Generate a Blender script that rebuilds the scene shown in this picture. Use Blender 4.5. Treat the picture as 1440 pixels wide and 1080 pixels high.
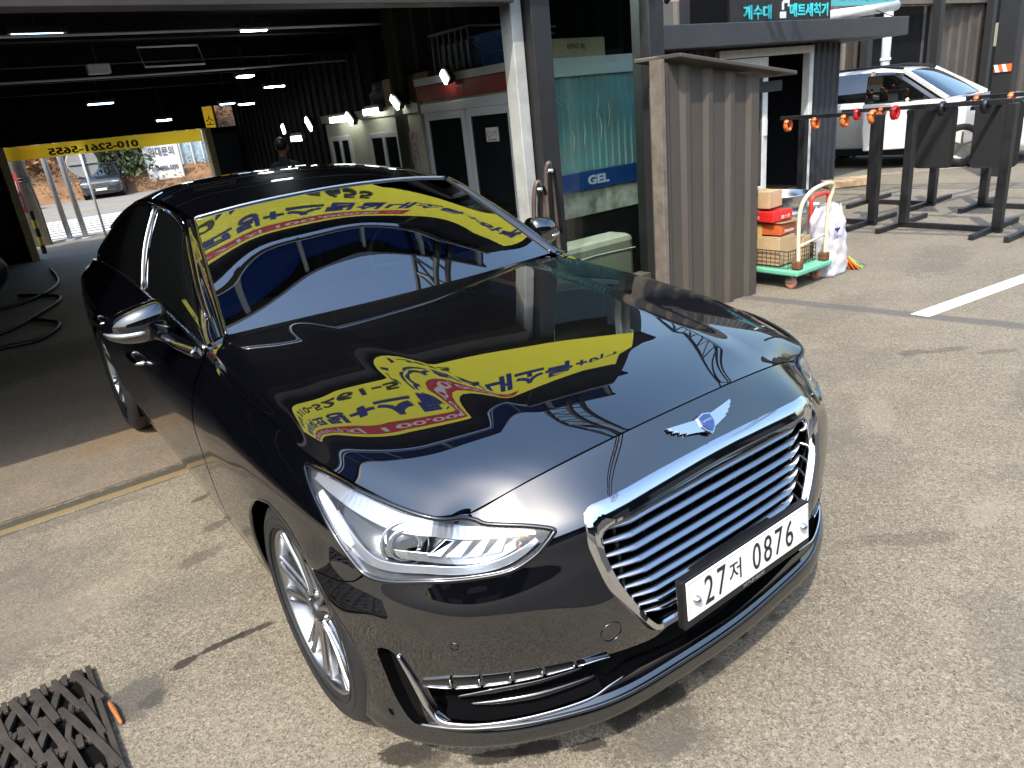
import bpy, bmesh, math, random
import numpy as np
from mathutils import Vector, Matrix
from mathutils.geometry import delaunay_2d_cdt
random.seed(7); RNG=np.random.default_rng(7)
for _o in list(bpy.data.objects): bpy.data.objects.remove(_o)
SC=bpy.context.scene; COL=SC.collection
# ---------------- camera ----------------
cam=bpy.data.cameras.new('camera'); camo=bpy.data.objects.new('camera',cam); COL.objects.link(camo)
cam.sensor_width=36; cam.lens=25.437; cam.clip_start=.05; cam.clip_end=3000
def _basis(yaw,pit,roll):
    f=np.array([math.sin(yaw)*math.cos(pit),math.cos(yaw)*math.cos(pit),-math.sin(pit)])
    r=np.array([math.cos(yaw),-math.sin(yaw),0]); u=np.cross(r,f); c,s=math.cos(roll),math.sin(roll)
    return c*r+s*u,-s*r+c*u,f
_r,_u,_f=_basis(math.radians(34.9735),math.radians(20.7206),math.radians(-6.2702))
camo.matrix_world=Matrix(((_r[0],_u[0],-_f[0],-1.3994),(_r[1],_u[1],-_f[1],-.9475),(_r[2],_u[2],-_f[2],1.6652),(0,0,0,1)))
SC.camera=camo
# ---------------- world, sun, exposure ----------------
SUN=Vector((-.62,-.42,1.0)).normalized()
world=bpy.data.worlds.new('World'); SC.world=world; world.use_nodes=True
nt=world.node_tree; nt.nodes.clear()
sky=nt.nodes.new('ShaderNodeTexSky'); sky.sky_type='NISHITA'; sky.sun_disc=False
sky.sun_elevation=math.asin(SUN.z); sky.sun_rotation=math.atan2(SUN.x,SUN.y); sky.air_density=1.8; sky.dust_density=4.5; sky.ozone_density=6.0
bg=nt.nodes.new('ShaderNodeBackground'); bg.inputs[1].default_value=.15
wo=nt.nodes.new('ShaderNodeOutputWorld'); nt.links.new(sky.outputs[0],bg.inputs[0]); nt.links.new(bg.outputs[0],wo.inputs[0])
sl=bpy.data.lights.new('sun','SUN'); sl.energy=2.0; sl.angle=math.radians(.53); sl.color=(1,.93,.82)
so=bpy.data.objects.new('sun',sl); COL.objects.link(so); so.rotation_euler=SUN.to_track_quat('Z','Y').to_euler()
SC.view_settings.view_transform='Standard'; SC.view_settings.look='None'; SC.view_settings.exposure=1.6; SC.view_settings.gamma=1
SC.view_settings.use_curve_mapping=False
SC.render.engine='CYCLES'
try:
    SC.cycles.max_bounces=8; SC.cycles.transparent_max_bounces=12; SC.cycles.caustics_reflective=False; SC.cycles.caustics_refractive=False
    SC.cycles.sample_clamp_indirect=6; SC.cycles.use_denoising=True
except Exception: pass
# ---------------- materials ----------------
MATS={}
def mat(name,col,rough=.5,metal=0,spec=.5,coat=0,coat_r=.02,noise=0,nscale=8,bump=0,bscale=60,ior=None,rvar=0,emit=None,estr=1,alpha=None,trans=0,dark=None):
    if name in MATS: return MATS[name]
    if not metal and not emit: col=tuple(c*.78 for c in col); dark=tuple(c*.78 for c in dark) if dark else None
    m=bpy.data.materials.new(name); m.use_nodes=True; t=m.node_tree; b=t.nodes['Principled BSDF']; L=t.links.new
    b.inputs['Base Color'].default_value=(*col,1); b.inputs['Roughness'].default_value=rough; b.inputs['Metallic'].default_value=metal
    b.inputs['Specular IOR Level'].default_value=spec; b.inputs['Coat Weight'].default_value=coat; b.inputs['Coat Roughness'].default_value=coat_r
    if ior: b.inputs['IOR'].default_value=ior
    if trans: b.inputs['Transmission Weight'].default_value=trans
    if emit: b.inputs['Emission Color'].default_value=(*emit,1); b.inputs['Emission Strength'].default_value=estr
    if noise or rvar or bump:
        tc=t.nodes.new('ShaderNodeTexCoord')
    if noise or rvar:
        n=t.nodes.new('ShaderNodeTexNoise'); n.inputs['Scale'].default_value=nscale; n.inputs['Detail'].default_value=7; n.inputs['Roughness'].default_value=.65
        L(tc.outputs['Object'],n.inputs['Vector'])
    if noise:
        r=t.nodes.new('ShaderNodeMapRange'); r.inputs[1].default_value=.3; r.inputs[2].default_value=.7; L(n.outputs[0],r.inputs[0])
        mx=t.nodes.new('ShaderNodeMix'); mx.data_type='RGBA'; d=dark or tuple(c*(1-noise) for c in col)
        mx.inputs[6].default_value=(*d,1); mx.inputs[7].default_value=(*[min(1,c*(1+noise*.5)) for c in col],1)
        L(r.outputs[0],mx.inputs[0]); L(mx.outputs[2],b.inputs['Base Color'])
    if rvar:
        r2=t.nodes.new('ShaderNodeMapRange'); r2.inputs[3].default_value=max(0,rough-rvar); r2.inputs[4].default_value=min(1,rough+rvar); L(n.outputs[0],r2.inputs[0]); L(r2.outputs[0],b.inputs['Roughness'])
    if bump:
        n2=t.nodes.new('ShaderNodeTexNoise'); n2.inputs['Scale'].default_value=bscale; n2.inputs['Detail'].default_value=5; L(tc.outputs['Object'],n2.inputs['Vector'])
        bp=t.nodes.new('ShaderNodeBump'); bp.inputs['Strength'].default_value=bump; bp.inputs['Distance'].default_value=.004; L(n2.outputs[0],bp.inputs['Height']); L(bp.outputs[0],b.inputs['Normal'])
    MATS[name]=m; return m
# ---------------- objects ----------------
def link(o,parent=None):
    COL.objects.link(o)
    if parent is not None:
        o.parent=parent
        if parent.type=='EMPTY': o.matrix_parent_inverse=parent.matrix_basis.inverted()
    return o
def tag(o,label=None,cat=None,group=None,kind=None):
    if label: o['label']=label
    if cat: o['category']=cat
    if group: o['group']=group
    if kind: o['kind']=kind
    return o
def thing(name,label,cat,loc=(0,0,0),group=None,rotz=0):
    o=bpy.data.objects.new(name,None); o.empty_display_size=.1; COL.objects.link(o); o.location=loc; o.rotation_euler=(0,0,rotz)
    return tag(o,label,cat,group)
def mk(name,V,F,m,parent=None,smooth=False,normals=None,mi=None,bevel=0,bseg=2):
    me=bpy.data.meshes.new(name); me.from_pydata([tuple(map(float,v)) for v in V],[],[tuple(map(int,f)) for f in F]); 
    ms=m if isinstance(m,(list,tuple)) else [m]
    for x in ms: me.materials.append(x)
    if mi is not None: me.polygons.foreach_set('material_index',np.asarray(mi,dtype=np.int32))
    if smooth is True: me.polygons.foreach_set('use_smooth',np.ones(len(me.polygons),dtype=bool))
    elif smooth is not False: me.polygons.foreach_set('use_smooth',np.asarray(smooth,dtype=bool))
    me.update()
    if normals is not None: me.normals_split_custom_set_from_vertices([tuple(map(float,n)) for n in normals])
    o=bpy.data.objects.new(name,me); link(o,parent)
    if bevel:
        b=o.modifiers.new('bevel','BEVEL'); b.width=bevel; b.segments=bseg; b.limit_method='ANGLE'; b.angle_limit=math.radians(40)
    return o
def smooth_angle(o,deg=35):
    me=o.data; me.polygons.foreach_set('use_smooth',np.ones(len(me.polygons),dtype=bool))
    bm=bmesh.new(); bm.from_mesh(me)
    for e in bm.edges:
        if len(e.link_faces)==2 and e.calc_face_angle(0)>math.radians(deg): e.smooth=False
    bm.to_mesh(me); bm.free(); return o
class MB:
    def __init__(s): s.v=[]; s.f=[]; s.m=[]; s.mi=0
    def add(s,V,F,M=None):
        o=len(s.v)
        for p in V:
            p=Vector(p); s.v.append(M@p if M is not None else p)
        for f in F: s.f.append([i+o for i in f]); s.m.append(s.mi)
        return s
    def box(s,c,d,M=None,rz=0):
        x,y,z=d[0]/2,d[1]/2,d[2]/2
        V=[(-x,-y,-z),(x,-y,-z),(x,y,-z),(-x,y,-z),(-x,-y,z),(x,-y,z),(x,y,z),(-x,y,z)]
        R=Matrix.Translation(c)@Matrix.Rotation(rz,4,'Z')
        if M is not None: R=M@R
        return s.add(V,[(3,2,1,0),(4,5,6,7),(0,1,5,4),(1,2,6,5),(2,3,7,6),(3,0,4,7)],R)
    def b2(s,a,b):
        return s.box([(a[i]+b[i])/2 for i in range(3)],[abs(b[i]-a[i]) for i in range(3)])
    def tube(s,P,r,n=8,closed=False,cap=True,squash=1,up=None):
        P=[Vector(p) for p in P]; k=len(P); R=r if isinstance(r,(list,tuple)) else [r]*k
        V=[];F=[];nrm=None
        for i in range(k):
            a=P[(i-1)%k] if (closed or i>0) else P[i]; b=P[(i+1)%k] if (closed or i<k-1) else P[i]
            t=(b-a); t=t.normalized() if t.length>1e-9 else Vector((0,0,1))
            if nrm is None:
                nrm=Vector(up) if up else (Vector((0,0,1)) if abs(t.z)<.9 else Vector((1,0,0)))
            nrm=(nrm-t*nrm.dot(t)); nrm=nrm.normalized() if nrm.length>1e-6 else t.orthogonal().normalized()
            bi=t.cross(nrm)
            for j in range(n):
                an=2*math.pi*(j+.5*(n==4))/n; V.append(P[i]+(nrm*math.cos(an)*squash+bi*math.sin(an))*R[i])
        for i in range(k if closed else k-1):
            for j in range(n):
                a=i*n+j;b=i*n+(j+1)%n;c=((i+1)%k)*n+(j+1)%n;d=((i+1)%k)*n+j; F.append((a,b,c,d))
        if cap and not closed: F.append(list(range(n))[::-1]); F.append([(k-1)*n+j for j in range(n)])
        return s.add(V,F)
    def bar(s,a,b,w,h=None):
        a=Vector(a);b=Vector(b);h=h or w;t=(b-a);L=t.length;t.normalize()
        up=Vector((0,0,1)) if abs(t.z)<.95 else Vector((0,1,0)); x=t.cross(up).normalized(); z=x.cross(t)
        M=Matrix.Translation((a+b)/2)@Matrix((x,t,z)).transposed().to_4x4()
        return s.box((0,0,0),(w,L,h),M)
    def prism(s,poly,fn0,fn1):
        n=len(poly); V=[fn0(*p) for p in poly]+[fn1(*p) for p in poly]
        F=[list(range(n))[::-1],[n+i for i in range(n)]]+[(i,(i+1)%n,n+(i+1)%n,n+i) for i in range(n)]
        return s.add(V,F)
    def lathe(s,prof,n=32,axis='Z',c=(0,0,0),M=None,caps=False):
        V=[];F=[];k=len(prof)
        for i in range(n):
            a=2*math.pi*i/n
            for r,h in prof:
                x,y=r*math.cos(a),r*math.sin(a)
                p=(x,y,h) if axis=='Z' else ((h,x,y) if axis=='X' else (y,h,x))
                V.append(Vector(p)+Vector(c))
        for i in range(n):
            for j in range(k-1):
                a=i*k+j;b=((i+1)%n)*k+j;F.append((a,b,b+1,a+1))
        if caps: F.append([i*k for i in range(n)][::-1]); F.append([i*k+k-1 for i in range(n)])
        return s.add(V,F,M)
    def sphere(s,c,r,n=12,m=8):
        rr=r if isinstance(r,(tuple,list)) else (r,r,r)
        V=[(c[0],c[1],c[2]+rr[2])]
        for i in range(1,m):
            t=math.pi*i/m
            for j in range(n): V.append((c[0]+rr[0]*math.sin(t)*math.cos(2*math.pi*j/n),c[1]+rr[1]*math.sin(t)*math.sin(2*math.pi*j/n),c[2]+rr[2]*math.cos(t)))
        V.append((c[0],c[1],c[2]-rr[2])); F=[(0,1+j,1+(j+1)%n) for j in range(n)]
        for i in range(m-2):
            for j in range(n): a=1+i*n+j;b=1+i*n+(j+1)%n;F.append((a,a+n,b+n,b))
        o=1+(m-2)*n; F+=[(o+j,len(V)-1,o+(j+1)%n) for j in range(n)]
        return s.add(V,F)
    def build(s,name,m,parent=None,smooth=False,bevel=0,fix=True,sa=None):
        me=bpy.data.meshes.new(name); me.from_pydata([tuple(p) for p in s.v],[],s.f)
        for x in (m if isinstance(m,(list,tuple)) else [m]): me.materials.append(x)
        me.polygons.foreach_set('material_index',np.asarray(s.m,dtype=np.int32))
        if fix:
            bm=bmesh.new(); bm.from_mesh(me); bmesh.ops.recalc_face_normals(bm,faces=bm.faces[:]); bm.to_mesh(me); bm.free()
        if smooth: me.polygons.foreach_set('use_smooth',np.ones(len(me.polygons),dtype=bool))
        me.update(); o=bpy.data.objects.new(name,me); link(o,parent)
        if sa: smooth_angle(o,sa)
        if bevel:
            b=o.modifiers.new('bevel','BEVEL'); b.width=bevel; b.segments=2; b.limit_method='ANGLE'; b.angle_limit=math.radians(40)
        return o
def text(name,body,m,M,size=.1,parent=None,ext=.001,align='CENTER',bold=0,width=None,height=None,shear=0,mirror=False):
    """flat lettering as a mesh; M places local x (right), y (up), z (out)"""
    cu=bpy.data.curves.new(name,'FONT'); cu.body=body; cu.size=size; cu.align_x=align; cu.align_y='CENTER'; cu.extrude=ext; cu.offset=bold; cu.shear=shear; cu.resolution_u=3
    o=bpy.data.objects.new(name,cu); COL.objects.link(o)
    bpy.context.view_layer.update(); dg=bpy.context.evaluated_depsgraph_get()
    me=bpy.data.meshes.new_from_object(o.evaluated_get(dg)); bpy.data.objects.remove(o); bpy.data.curves.remove(cu)
    n=len(me.vertices); co=np.empty(n*3); me.vertices.foreach_get('co',co); co=co.reshape(-1,3)
    if n and (width or height):
        lo,hi=co.min(0),co.max(0)
        if width: co[:,0]=(co[:,0]-(lo[0]+hi[0])/2)*width/(hi[0]-lo[0])
        if height: co[:,1]=(co[:,1]-(lo[1]+hi[1])/2)*height/(hi[1]-lo[1])
    me.vertices.foreach_set('co',co.ravel()); me.materials.clear(); me.materials.append(m); me.update()
    t=bpy.data.objects.new(name,me); link(t,parent); t.matrix_basis=M
    return t
def frame(o,x,y):
    """matrix from origin, x dir, y dir"""
    x=Vector(x).normalized(); y=Vector(y); z=x.cross(y).normalized(); y=z.cross(x)
    return Matrix(((x.x,y.x,z.x,o[0]),(x.y,y.y,z.y,o[1]),(x.z,y.z,z.z,o[2]),(0,0,0,1)))
def dup(root,loc=None,rotz=None,label=None,group=None):
    r=root.copy(); COL.objects.link(r)
    if loc is not None: r.location=loc
    if rotz is not None: r.rotation_euler=(0,0,rotz)
    if label: r['label']=label
    if group: r['group']=group
    for ch in list(root.children):
        c=ch.copy(); COL.objects.link(c); c.parent=r
        for g in ch.children:
            d=g.copy(); COL.objects.link(d); d.parent=c
    return r
# ---- paints ----
def paint_mat():
    m=bpy.data.materials.new('black_paint'); m.use_nodes=True; t=m.node_tree; b=t.nodes['Principled BSDF']; L=t.links.new
    b.inputs['Base Color'].default_value=(.0012,.0013,.0022,1); b.inputs['Metallic'].default_value=.0; b.inputs['Roughness'].default_value=.30; b.inputs['Specular IOR Level'].default_value=.01
    b.inputs['Coat Weight'].default_value=1; b.inputs['Coat IOR'].default_value=2.15; b.inputs['Coat Roughness'].default_value=.004
    return m
M_PAINT=paint_mat()
M_CHROME=mat('chrome',(.66,.67,.69),.06,1,rvar=.03,nscale=30)
M_CHROME2=mat('satin_chrome',(.62,.62,.62),.16,1,rvar=.04,nscale=20)
M_BLK=mat('black_plastic',(.006,.006,.0065),.45,noise=.3,nscale=40)
M_GBLK=mat('gloss_black',(.003,.003,.004),.12,coat=1,coat_r=.03)
M_VOID=mat('cavity_black',(.003,.003,.003),.9,spec=.1)
M_RUB=mat('tyre_rubber',(.011,.011,.0115),.62,noise=.35,nscale=25,bump=.15,bscale=120)
M_RIM=mat('alloy_silver',(.40,.41,.43),.30,1,rvar=.05,nscale=15)
M_RIMD=mat('alloy_dark',(.30,.30,.32),.35,1)  # darker alloy tone for the webs between the spokes
M_TINT=mat('tinted_glass',(.006,.007,.007),.01,spec=.5,coat=1,coat_r=.0)
M_TINT.node_tree.nodes['Principled BSDF'].inputs['Coat IOR'].default_value=1.75
M_WHITE=mat('plate_white',(.80,.80,.77),.4,noise=.06,nscale=30)
M_INK=mat('plate_ink',(.012,.012,.014),.5)
M_LAMPW=mat('lamp_white',(.40,.42,.46),.22,.65,coat=.5,rvar=.08,nscale=40)
M_LAMPG=mat('lamp_grey',(.34,.35,.37),.25,.8)
M_AMBER=mat('amber_lens',(.75,.22,.02),.2)
def glass_mat(name,tint,base=.06,edge=1,ior=1.5,rough=0.0):
    m=bpy.data.materials.new(name); m.use_nodes=True; t=m.node_tree; t.nodes.clear(); L=t.links.new; f0=((ior-1)/(ior+1))**2
    o=t.nodes.new('ShaderNodeOutputMaterial');a=t.nodes.new('ShaderNodeBsdfTransparent');a.inputs[0].default_value=(*tint,1)
    g=t.nodes.new('ShaderNodeBsdfGlossy');g.inputs['Roughness'].default_value=rough;g.inputs[0].default_value=(1,1,1,1)
    ge=t.nodes.new('ShaderNodeNewGeometry'); d=t.nodes.new('ShaderNodeVectorMath'); d.operation='DOT_PRODUCT'; L(ge.outputs['Normal'],d.inputs[0]); L(ge.outputs['Incoming'],d.inputs[1])
    def M(op,i0,i1):
        n=t.nodes.new('ShaderNodeMath'); n.operation=op
        for k,v in enumerate((i0,i1)):
            if v is None: continue
            if isinstance(v,(int,float)): n.inputs[k].default_value=v
            else: L(v,n.inputs[k])
        return n.outputs[0]
    c=M('ABSOLUTE',d.outputs['Value'],None); q=M('POWER',M('SUBTRACT',1.0,c),5.0); F=M('ADD',M('MULTIPLY',q,1-f0),f0)
    x=t.nodes.new('ShaderNodeMixShader'); L(F,x.inputs[0]);L(a.outputs[0],x.inputs[1]);L(g.outputs[0],x.inputs[2]);L(x.outputs[0],o.inputs[0]); return m
M_WSG=glass_mat('windscreen_glass',(.45,.47,.47),ior=2.6)
M_LENS=glass_mat('lamp_lens',(.93,.94,.95),ior=1.6)
# =====================================================================
#  THE PLACE
# =====================================================================
def ground_mat(name,c1,c2,speck,patches=(),lines=(),rough=.85,scale=1.0,gloss=0):
    m=bpy.data.materials.new(name); m.use_nodes=True; t=m.node_tree; b=t.nodes['Principled BSDF']; L=t.links.new
    def N(k,**kw):
        n=t.nodes.new(k)
        for a,v in kw.items(): setattr(n,a,v)
        return n
    def math_(op,a,b_=None,clamp=False):
        n=N('ShaderNodeMath',operation=op); n.use_clamp=clamp
        for i,x in enumerate((a,b_)):
            if x is None: continue
            if isinstance(x,(int,float)): n.inputs[i].default_value=x
            else: L(x,n.inputs[i])
        return n.outputs[0]
    def noise(s,d=6,r=.6):
        n=N('ShaderNodeTexNoise'); n.inputs['Scale'].default_value=s; n.inputs['Detail'].default_value=d; n.inputs['Roughness'].default_value=r; L(g.outputs['Position'],n.inputs['Vector']); return n.outputs[0]
    def rng(x,a,c,lo=0,hi=1):
        r=N('ShaderNodeMapRange'); r.inputs[1].default_value=a;r.inputs[2].default_value=c;r.inputs[3].default_value=lo;r.inputs[4].default_value=hi; L(x,r.inputs[0]); return r.outputs[0]
    def mix(f,a,c,op='MIX'):
        n=N('ShaderNodeMix'); n.data_type='RGBA'; n.blend_type=op
        if isinstance(f,(int,float)): n.inputs[0].default_value=f
        else: L(f,n.inputs[0])
        for i,x in ((6,a),(7,c)):
            if isinstance(x,tuple): n.inputs[i].default_value=(*x,1)
            else: L(x,n.inputs[i])
        return n.outputs[2]
    g=N('ShaderNodeNewGeometry'); sep=N('ShaderNodeSeparateXYZ'); L(g.outputs['Position'],sep.inputs[0]); X,Y=sep.outputs[0],sep.outputs[1]
    nlo=noise(.9*scale,8,.65); nmid=noise(5*scale,6,.6)
    col=mix(rng(nlo,.33,.68),c1,c2); col=mix(rng(nmid,.35,.75,0,.35),col,tuple(x*.62 for x in c1))
    # aggregate: dark pits and pale grains, two sizes
    for vs,amt in ((115,.34),(210,.36),(330,.30)):
        v=N('ShaderNodeTexVoronoi'); v.inputs['Scale'].default_value=vs; L(g.outputs['Position'],v.inputs['Vector'])
        cs=N('ShaderNodeSeparateColor'); L(v.outputs['Color'],cs.inputs[0])
        col=mix(math_('MULTIPLY',rng(cs.outputs[0],.70,.95),amt*speck),col,tuple(min(1,x*1.75) for x in c2))
        col=mix(math_('MULTIPLY',rng(cs.outputs[1],.74,.95),amt*speck*1.25),col,tuple(x*.28 for x in c1))
        if vs==115: V1=v
    wob=noise(9,6,.7); wob2=noise(45,4,.7); wob3=noise(170,3,.7)
    rr=None
    for (sx,sy,rx,ry,rot,amt,sc) in patches:
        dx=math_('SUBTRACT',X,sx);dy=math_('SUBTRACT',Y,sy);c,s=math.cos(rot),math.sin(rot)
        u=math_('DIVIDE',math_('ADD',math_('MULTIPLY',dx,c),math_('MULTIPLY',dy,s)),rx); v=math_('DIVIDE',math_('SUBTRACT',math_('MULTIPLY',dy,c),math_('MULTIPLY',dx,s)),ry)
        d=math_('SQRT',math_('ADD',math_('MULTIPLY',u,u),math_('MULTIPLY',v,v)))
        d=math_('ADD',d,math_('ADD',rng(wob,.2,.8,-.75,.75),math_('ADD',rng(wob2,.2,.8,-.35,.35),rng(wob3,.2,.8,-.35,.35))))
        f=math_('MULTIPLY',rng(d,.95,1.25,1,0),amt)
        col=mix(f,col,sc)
    for (x0,y0,x1,y1,w,amt,lc,soft) in lines:
        lx,ly=x1-x0,y1-y0;Ln=math.hypot(lx,ly);lx/=Ln;ly/=Ln
        dx=math_('SUBTRACT',X,x0);dy=math_('SUBTRACT',Y,y0)
        d=math_('ABSOLUTE',math_('SUBTRACT',math_('MULTIPLY',dy,lx),math_('MULTIPLY',dx,ly)))
        al=math_('ADD',math_('MULTIPLY',dx,lx),math_('MULTIPLY',dy,ly))
        d=math_('ADD',d,math_('ADD',rng(wob,.2,.8,-soft,soft),rng(wob2,.2,.8,-soft*.7,soft*.7)))
        f=math_('MULTIPLY',rng(d,w*.6,w,1,0),amt)
        f=math_('MULTIPLY',f,math_('MULTIPLY',math_('GREATER_THAN',al,0),math_('LESS_THAN',al,Ln)))
        col=mix(f,col,lc)
    L(col,b.inputs['Base Color']); b.inputs['Roughness'].default_value=rough; b.inputs['Specular IOR Level'].default_value=.25
    bp=N('ShaderNodeBump'); bp.inputs['Strength'].default_value=.40; bp.inputs['Distance'].default_value=.004
    L(math_('ADD',V1.outputs['Distance'],noise(520,2,.5)),bp.inputs['Height']); L(bp.outputs[0],b.inputs['Normal'])
    return m
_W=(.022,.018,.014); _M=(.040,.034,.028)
STAINS_AND_SHADOW=[(-1.41,1.362,.115,.085,.5,.72,(.052,.048,.044)),(-1.36,1.33,.05,.03,.4,.5,(.03,.027,.024)),(-1.23,1.435,.05,.018,.15,.9,_W),(-1.12,1.44,.075,.015,.0,.9,_W),(-1.00,1.43,.07,.014,-.1,.85,_W),  # opens with a dark grey blob beside the doormat
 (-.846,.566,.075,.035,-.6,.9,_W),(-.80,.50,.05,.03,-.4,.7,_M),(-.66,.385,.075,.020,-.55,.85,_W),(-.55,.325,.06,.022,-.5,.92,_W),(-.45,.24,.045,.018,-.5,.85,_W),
 (-.30,.24,.055,.04,.3,.9,_W),(-.20,.245,.085,.05,.2,.92,_W),(-.14,.205,.05,.03,.1,.85,_W),(-.27,.125,.13,.07,-.2,.62,(.060,.054,.046)),(-.22,.05,.08,.04,-.3,.45,(.07,.063,.053)),  # closes with a faint cast shadow, painted into the ground colour
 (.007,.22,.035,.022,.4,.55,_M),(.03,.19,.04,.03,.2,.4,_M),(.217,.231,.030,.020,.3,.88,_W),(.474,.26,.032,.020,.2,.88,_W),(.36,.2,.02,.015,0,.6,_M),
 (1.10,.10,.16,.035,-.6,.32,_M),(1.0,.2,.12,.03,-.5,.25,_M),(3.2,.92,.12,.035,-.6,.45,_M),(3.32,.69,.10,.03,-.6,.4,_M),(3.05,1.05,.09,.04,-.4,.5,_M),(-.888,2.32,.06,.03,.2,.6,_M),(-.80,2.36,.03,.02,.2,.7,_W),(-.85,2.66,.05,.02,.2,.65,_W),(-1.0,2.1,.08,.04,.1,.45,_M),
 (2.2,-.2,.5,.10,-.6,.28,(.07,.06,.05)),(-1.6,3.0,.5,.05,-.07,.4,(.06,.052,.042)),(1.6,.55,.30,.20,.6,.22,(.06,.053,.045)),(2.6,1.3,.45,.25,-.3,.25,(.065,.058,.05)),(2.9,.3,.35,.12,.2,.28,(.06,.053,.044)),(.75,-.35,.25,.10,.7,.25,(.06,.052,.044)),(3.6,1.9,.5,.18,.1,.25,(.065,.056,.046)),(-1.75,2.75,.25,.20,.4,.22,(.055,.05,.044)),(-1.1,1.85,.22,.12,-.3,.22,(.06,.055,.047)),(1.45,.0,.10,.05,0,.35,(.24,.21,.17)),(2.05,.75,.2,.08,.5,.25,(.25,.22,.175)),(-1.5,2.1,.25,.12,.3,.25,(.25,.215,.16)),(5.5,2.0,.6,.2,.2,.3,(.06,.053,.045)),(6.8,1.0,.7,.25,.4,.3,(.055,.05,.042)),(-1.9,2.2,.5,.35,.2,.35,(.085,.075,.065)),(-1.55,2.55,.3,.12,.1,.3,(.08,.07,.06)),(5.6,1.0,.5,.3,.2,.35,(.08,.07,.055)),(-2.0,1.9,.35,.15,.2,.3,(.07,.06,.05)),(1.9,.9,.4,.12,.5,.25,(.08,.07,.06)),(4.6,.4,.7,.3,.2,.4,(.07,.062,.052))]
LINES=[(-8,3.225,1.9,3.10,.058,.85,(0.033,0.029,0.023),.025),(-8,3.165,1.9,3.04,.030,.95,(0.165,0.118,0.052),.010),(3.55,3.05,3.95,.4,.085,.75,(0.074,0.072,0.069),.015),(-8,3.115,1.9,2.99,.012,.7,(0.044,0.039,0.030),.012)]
M_YARD=ground_mat('yard_concrete',(.122,.105,.079),(.188,.164,.124),1.15,STAINS_AND_SHADOW,LINES)
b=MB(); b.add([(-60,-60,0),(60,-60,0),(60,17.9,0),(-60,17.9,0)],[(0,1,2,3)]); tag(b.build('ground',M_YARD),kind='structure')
M_IN=ground_mat('garage_concrete',(.110,.092,.070),(.17,.142,.108),.8,[(-1.6,6.5,1.2,.5,.2,.5,(.03,.028,.025)),(-.9,3.9,.4,.15,.1,.4,(.16,.10,.05))],[],rough=.6)
b=MB(); b.add([(-6,3.255,.004),(3.1,3.14,.004),(3.1,14.9,.004),(-6,14.9,.004)],[(0,1,2,3)]); tag(b.build('garage_floor',M_IN),kind='structure')
M_DARKGND=ground_mat('dark_mirrored_ground',(.034,.032,.030),(.050,.047,.044),.8)
b=MB(); b.add([(-60,-60,.004),(60,-60,.004),(60,-5.2,.004),(8,-4.2,.004),(1.6,-1.75,.004),(.2,-.95,.004),(-1.2,-.62,.004),(-3.2,.45,.004),(-8,2.2,.004),(-60,2.6,.004)],[tuple(range(10))]); tag(b.build('added_street',M_DARKGND),kind='structure')  # dark sheet added out of view so the bumper mirrors dark ground
M_LINE=mat('road_paint',(.78,.77,.72),.7,noise=.35,nscale=35,bump=.3,bscale=150)
b=MB(); b.add([(3.79,1.425,.004),(3.79,1.295,.004),(7.5,.83,.004),(7.5,.96,.004)],[(0,1,2,3)]); tag(b.build('parking_line',M_LINE),kind='structure')
b=MB(); b.add([(9.3,7.3,.004),(9.4,7.15,.004),(13.5,3.0,.004),(13.4,3.15,.004)],[(0,1,2,3)][::-1]); tag(b.build('parking_line',M_LINE),kind='structure')
# road beyond, falling away a little
M_ROAD=ground_mat('road_asphalt',(.15,.14,.125),(.20,.185,.165),.4)
b=MB(); b.add([(-120,17.9,-.10),(160,17.9,-.10),(160,46,-.55),(-120,46,-.55)],[(0,1,2,3)]); tag(b.build('road',M_ROAD),kind='structure')
M_KERB=mat('kerb_stone',(.42,.41,.38),.8,noise=.25,nscale=6,bump=.2)
b=MB(); b.b2((-60,17.75,-.12),(60,17.92,.012)); tag(b.build('kerb',M_KERB),kind='structure')
for k in range(9):
    y0=18.9+k*.98; b=MB(); zz=lambda y:-.10-(y-17.9)*.016+.006
    b.add([(-4,y0,zz(y0)),(9,y0,zz(y0)),(9,y0+.45,zz(y0+.45)),(-4,y0+.45,zz(y0+.45))],[(0,1,2,3)]); tag(b.build('crosswalk_stripe',M_LINE),kind='structure')
b=MB(); b.add([(-60,33,zz(33)),(100,33,zz(33)),(100,33.25,zz(33.25)),(-60,33.25,zz(33.25))],[(0,1,2,3)]); tag(b.build('road_line',mat('yellow_paint',(.55,.36,.06),.7)),kind='structure')
# hillside with leaf litter
M_HILL=mat('leaf_litter',(.22,.115,.05),.95,noise=.7,nscale=.6,dark=(.07,.045,.028),bump=.8,bscale=8)
V=[];nx,ny=60,14
for j in range(ny):
    for i in range(nx):
        x=-60+i*3;y=44.5+j*2.2; h=-.55+ (j*1.25 if j<8 else 10+ (j-8)*.8)+RNG.normal(0,.25)*(j>0); V.append((x,y,h))
F=[(j*nx+i,j*nx+i+1,(j+1)*nx+i+1,(j+1)*nx+i) for j in range(ny-1) for i in range(nx-1)]
tag(mk('hillside',V,F,M_HILL,smooth=True),kind='structure')
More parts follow.
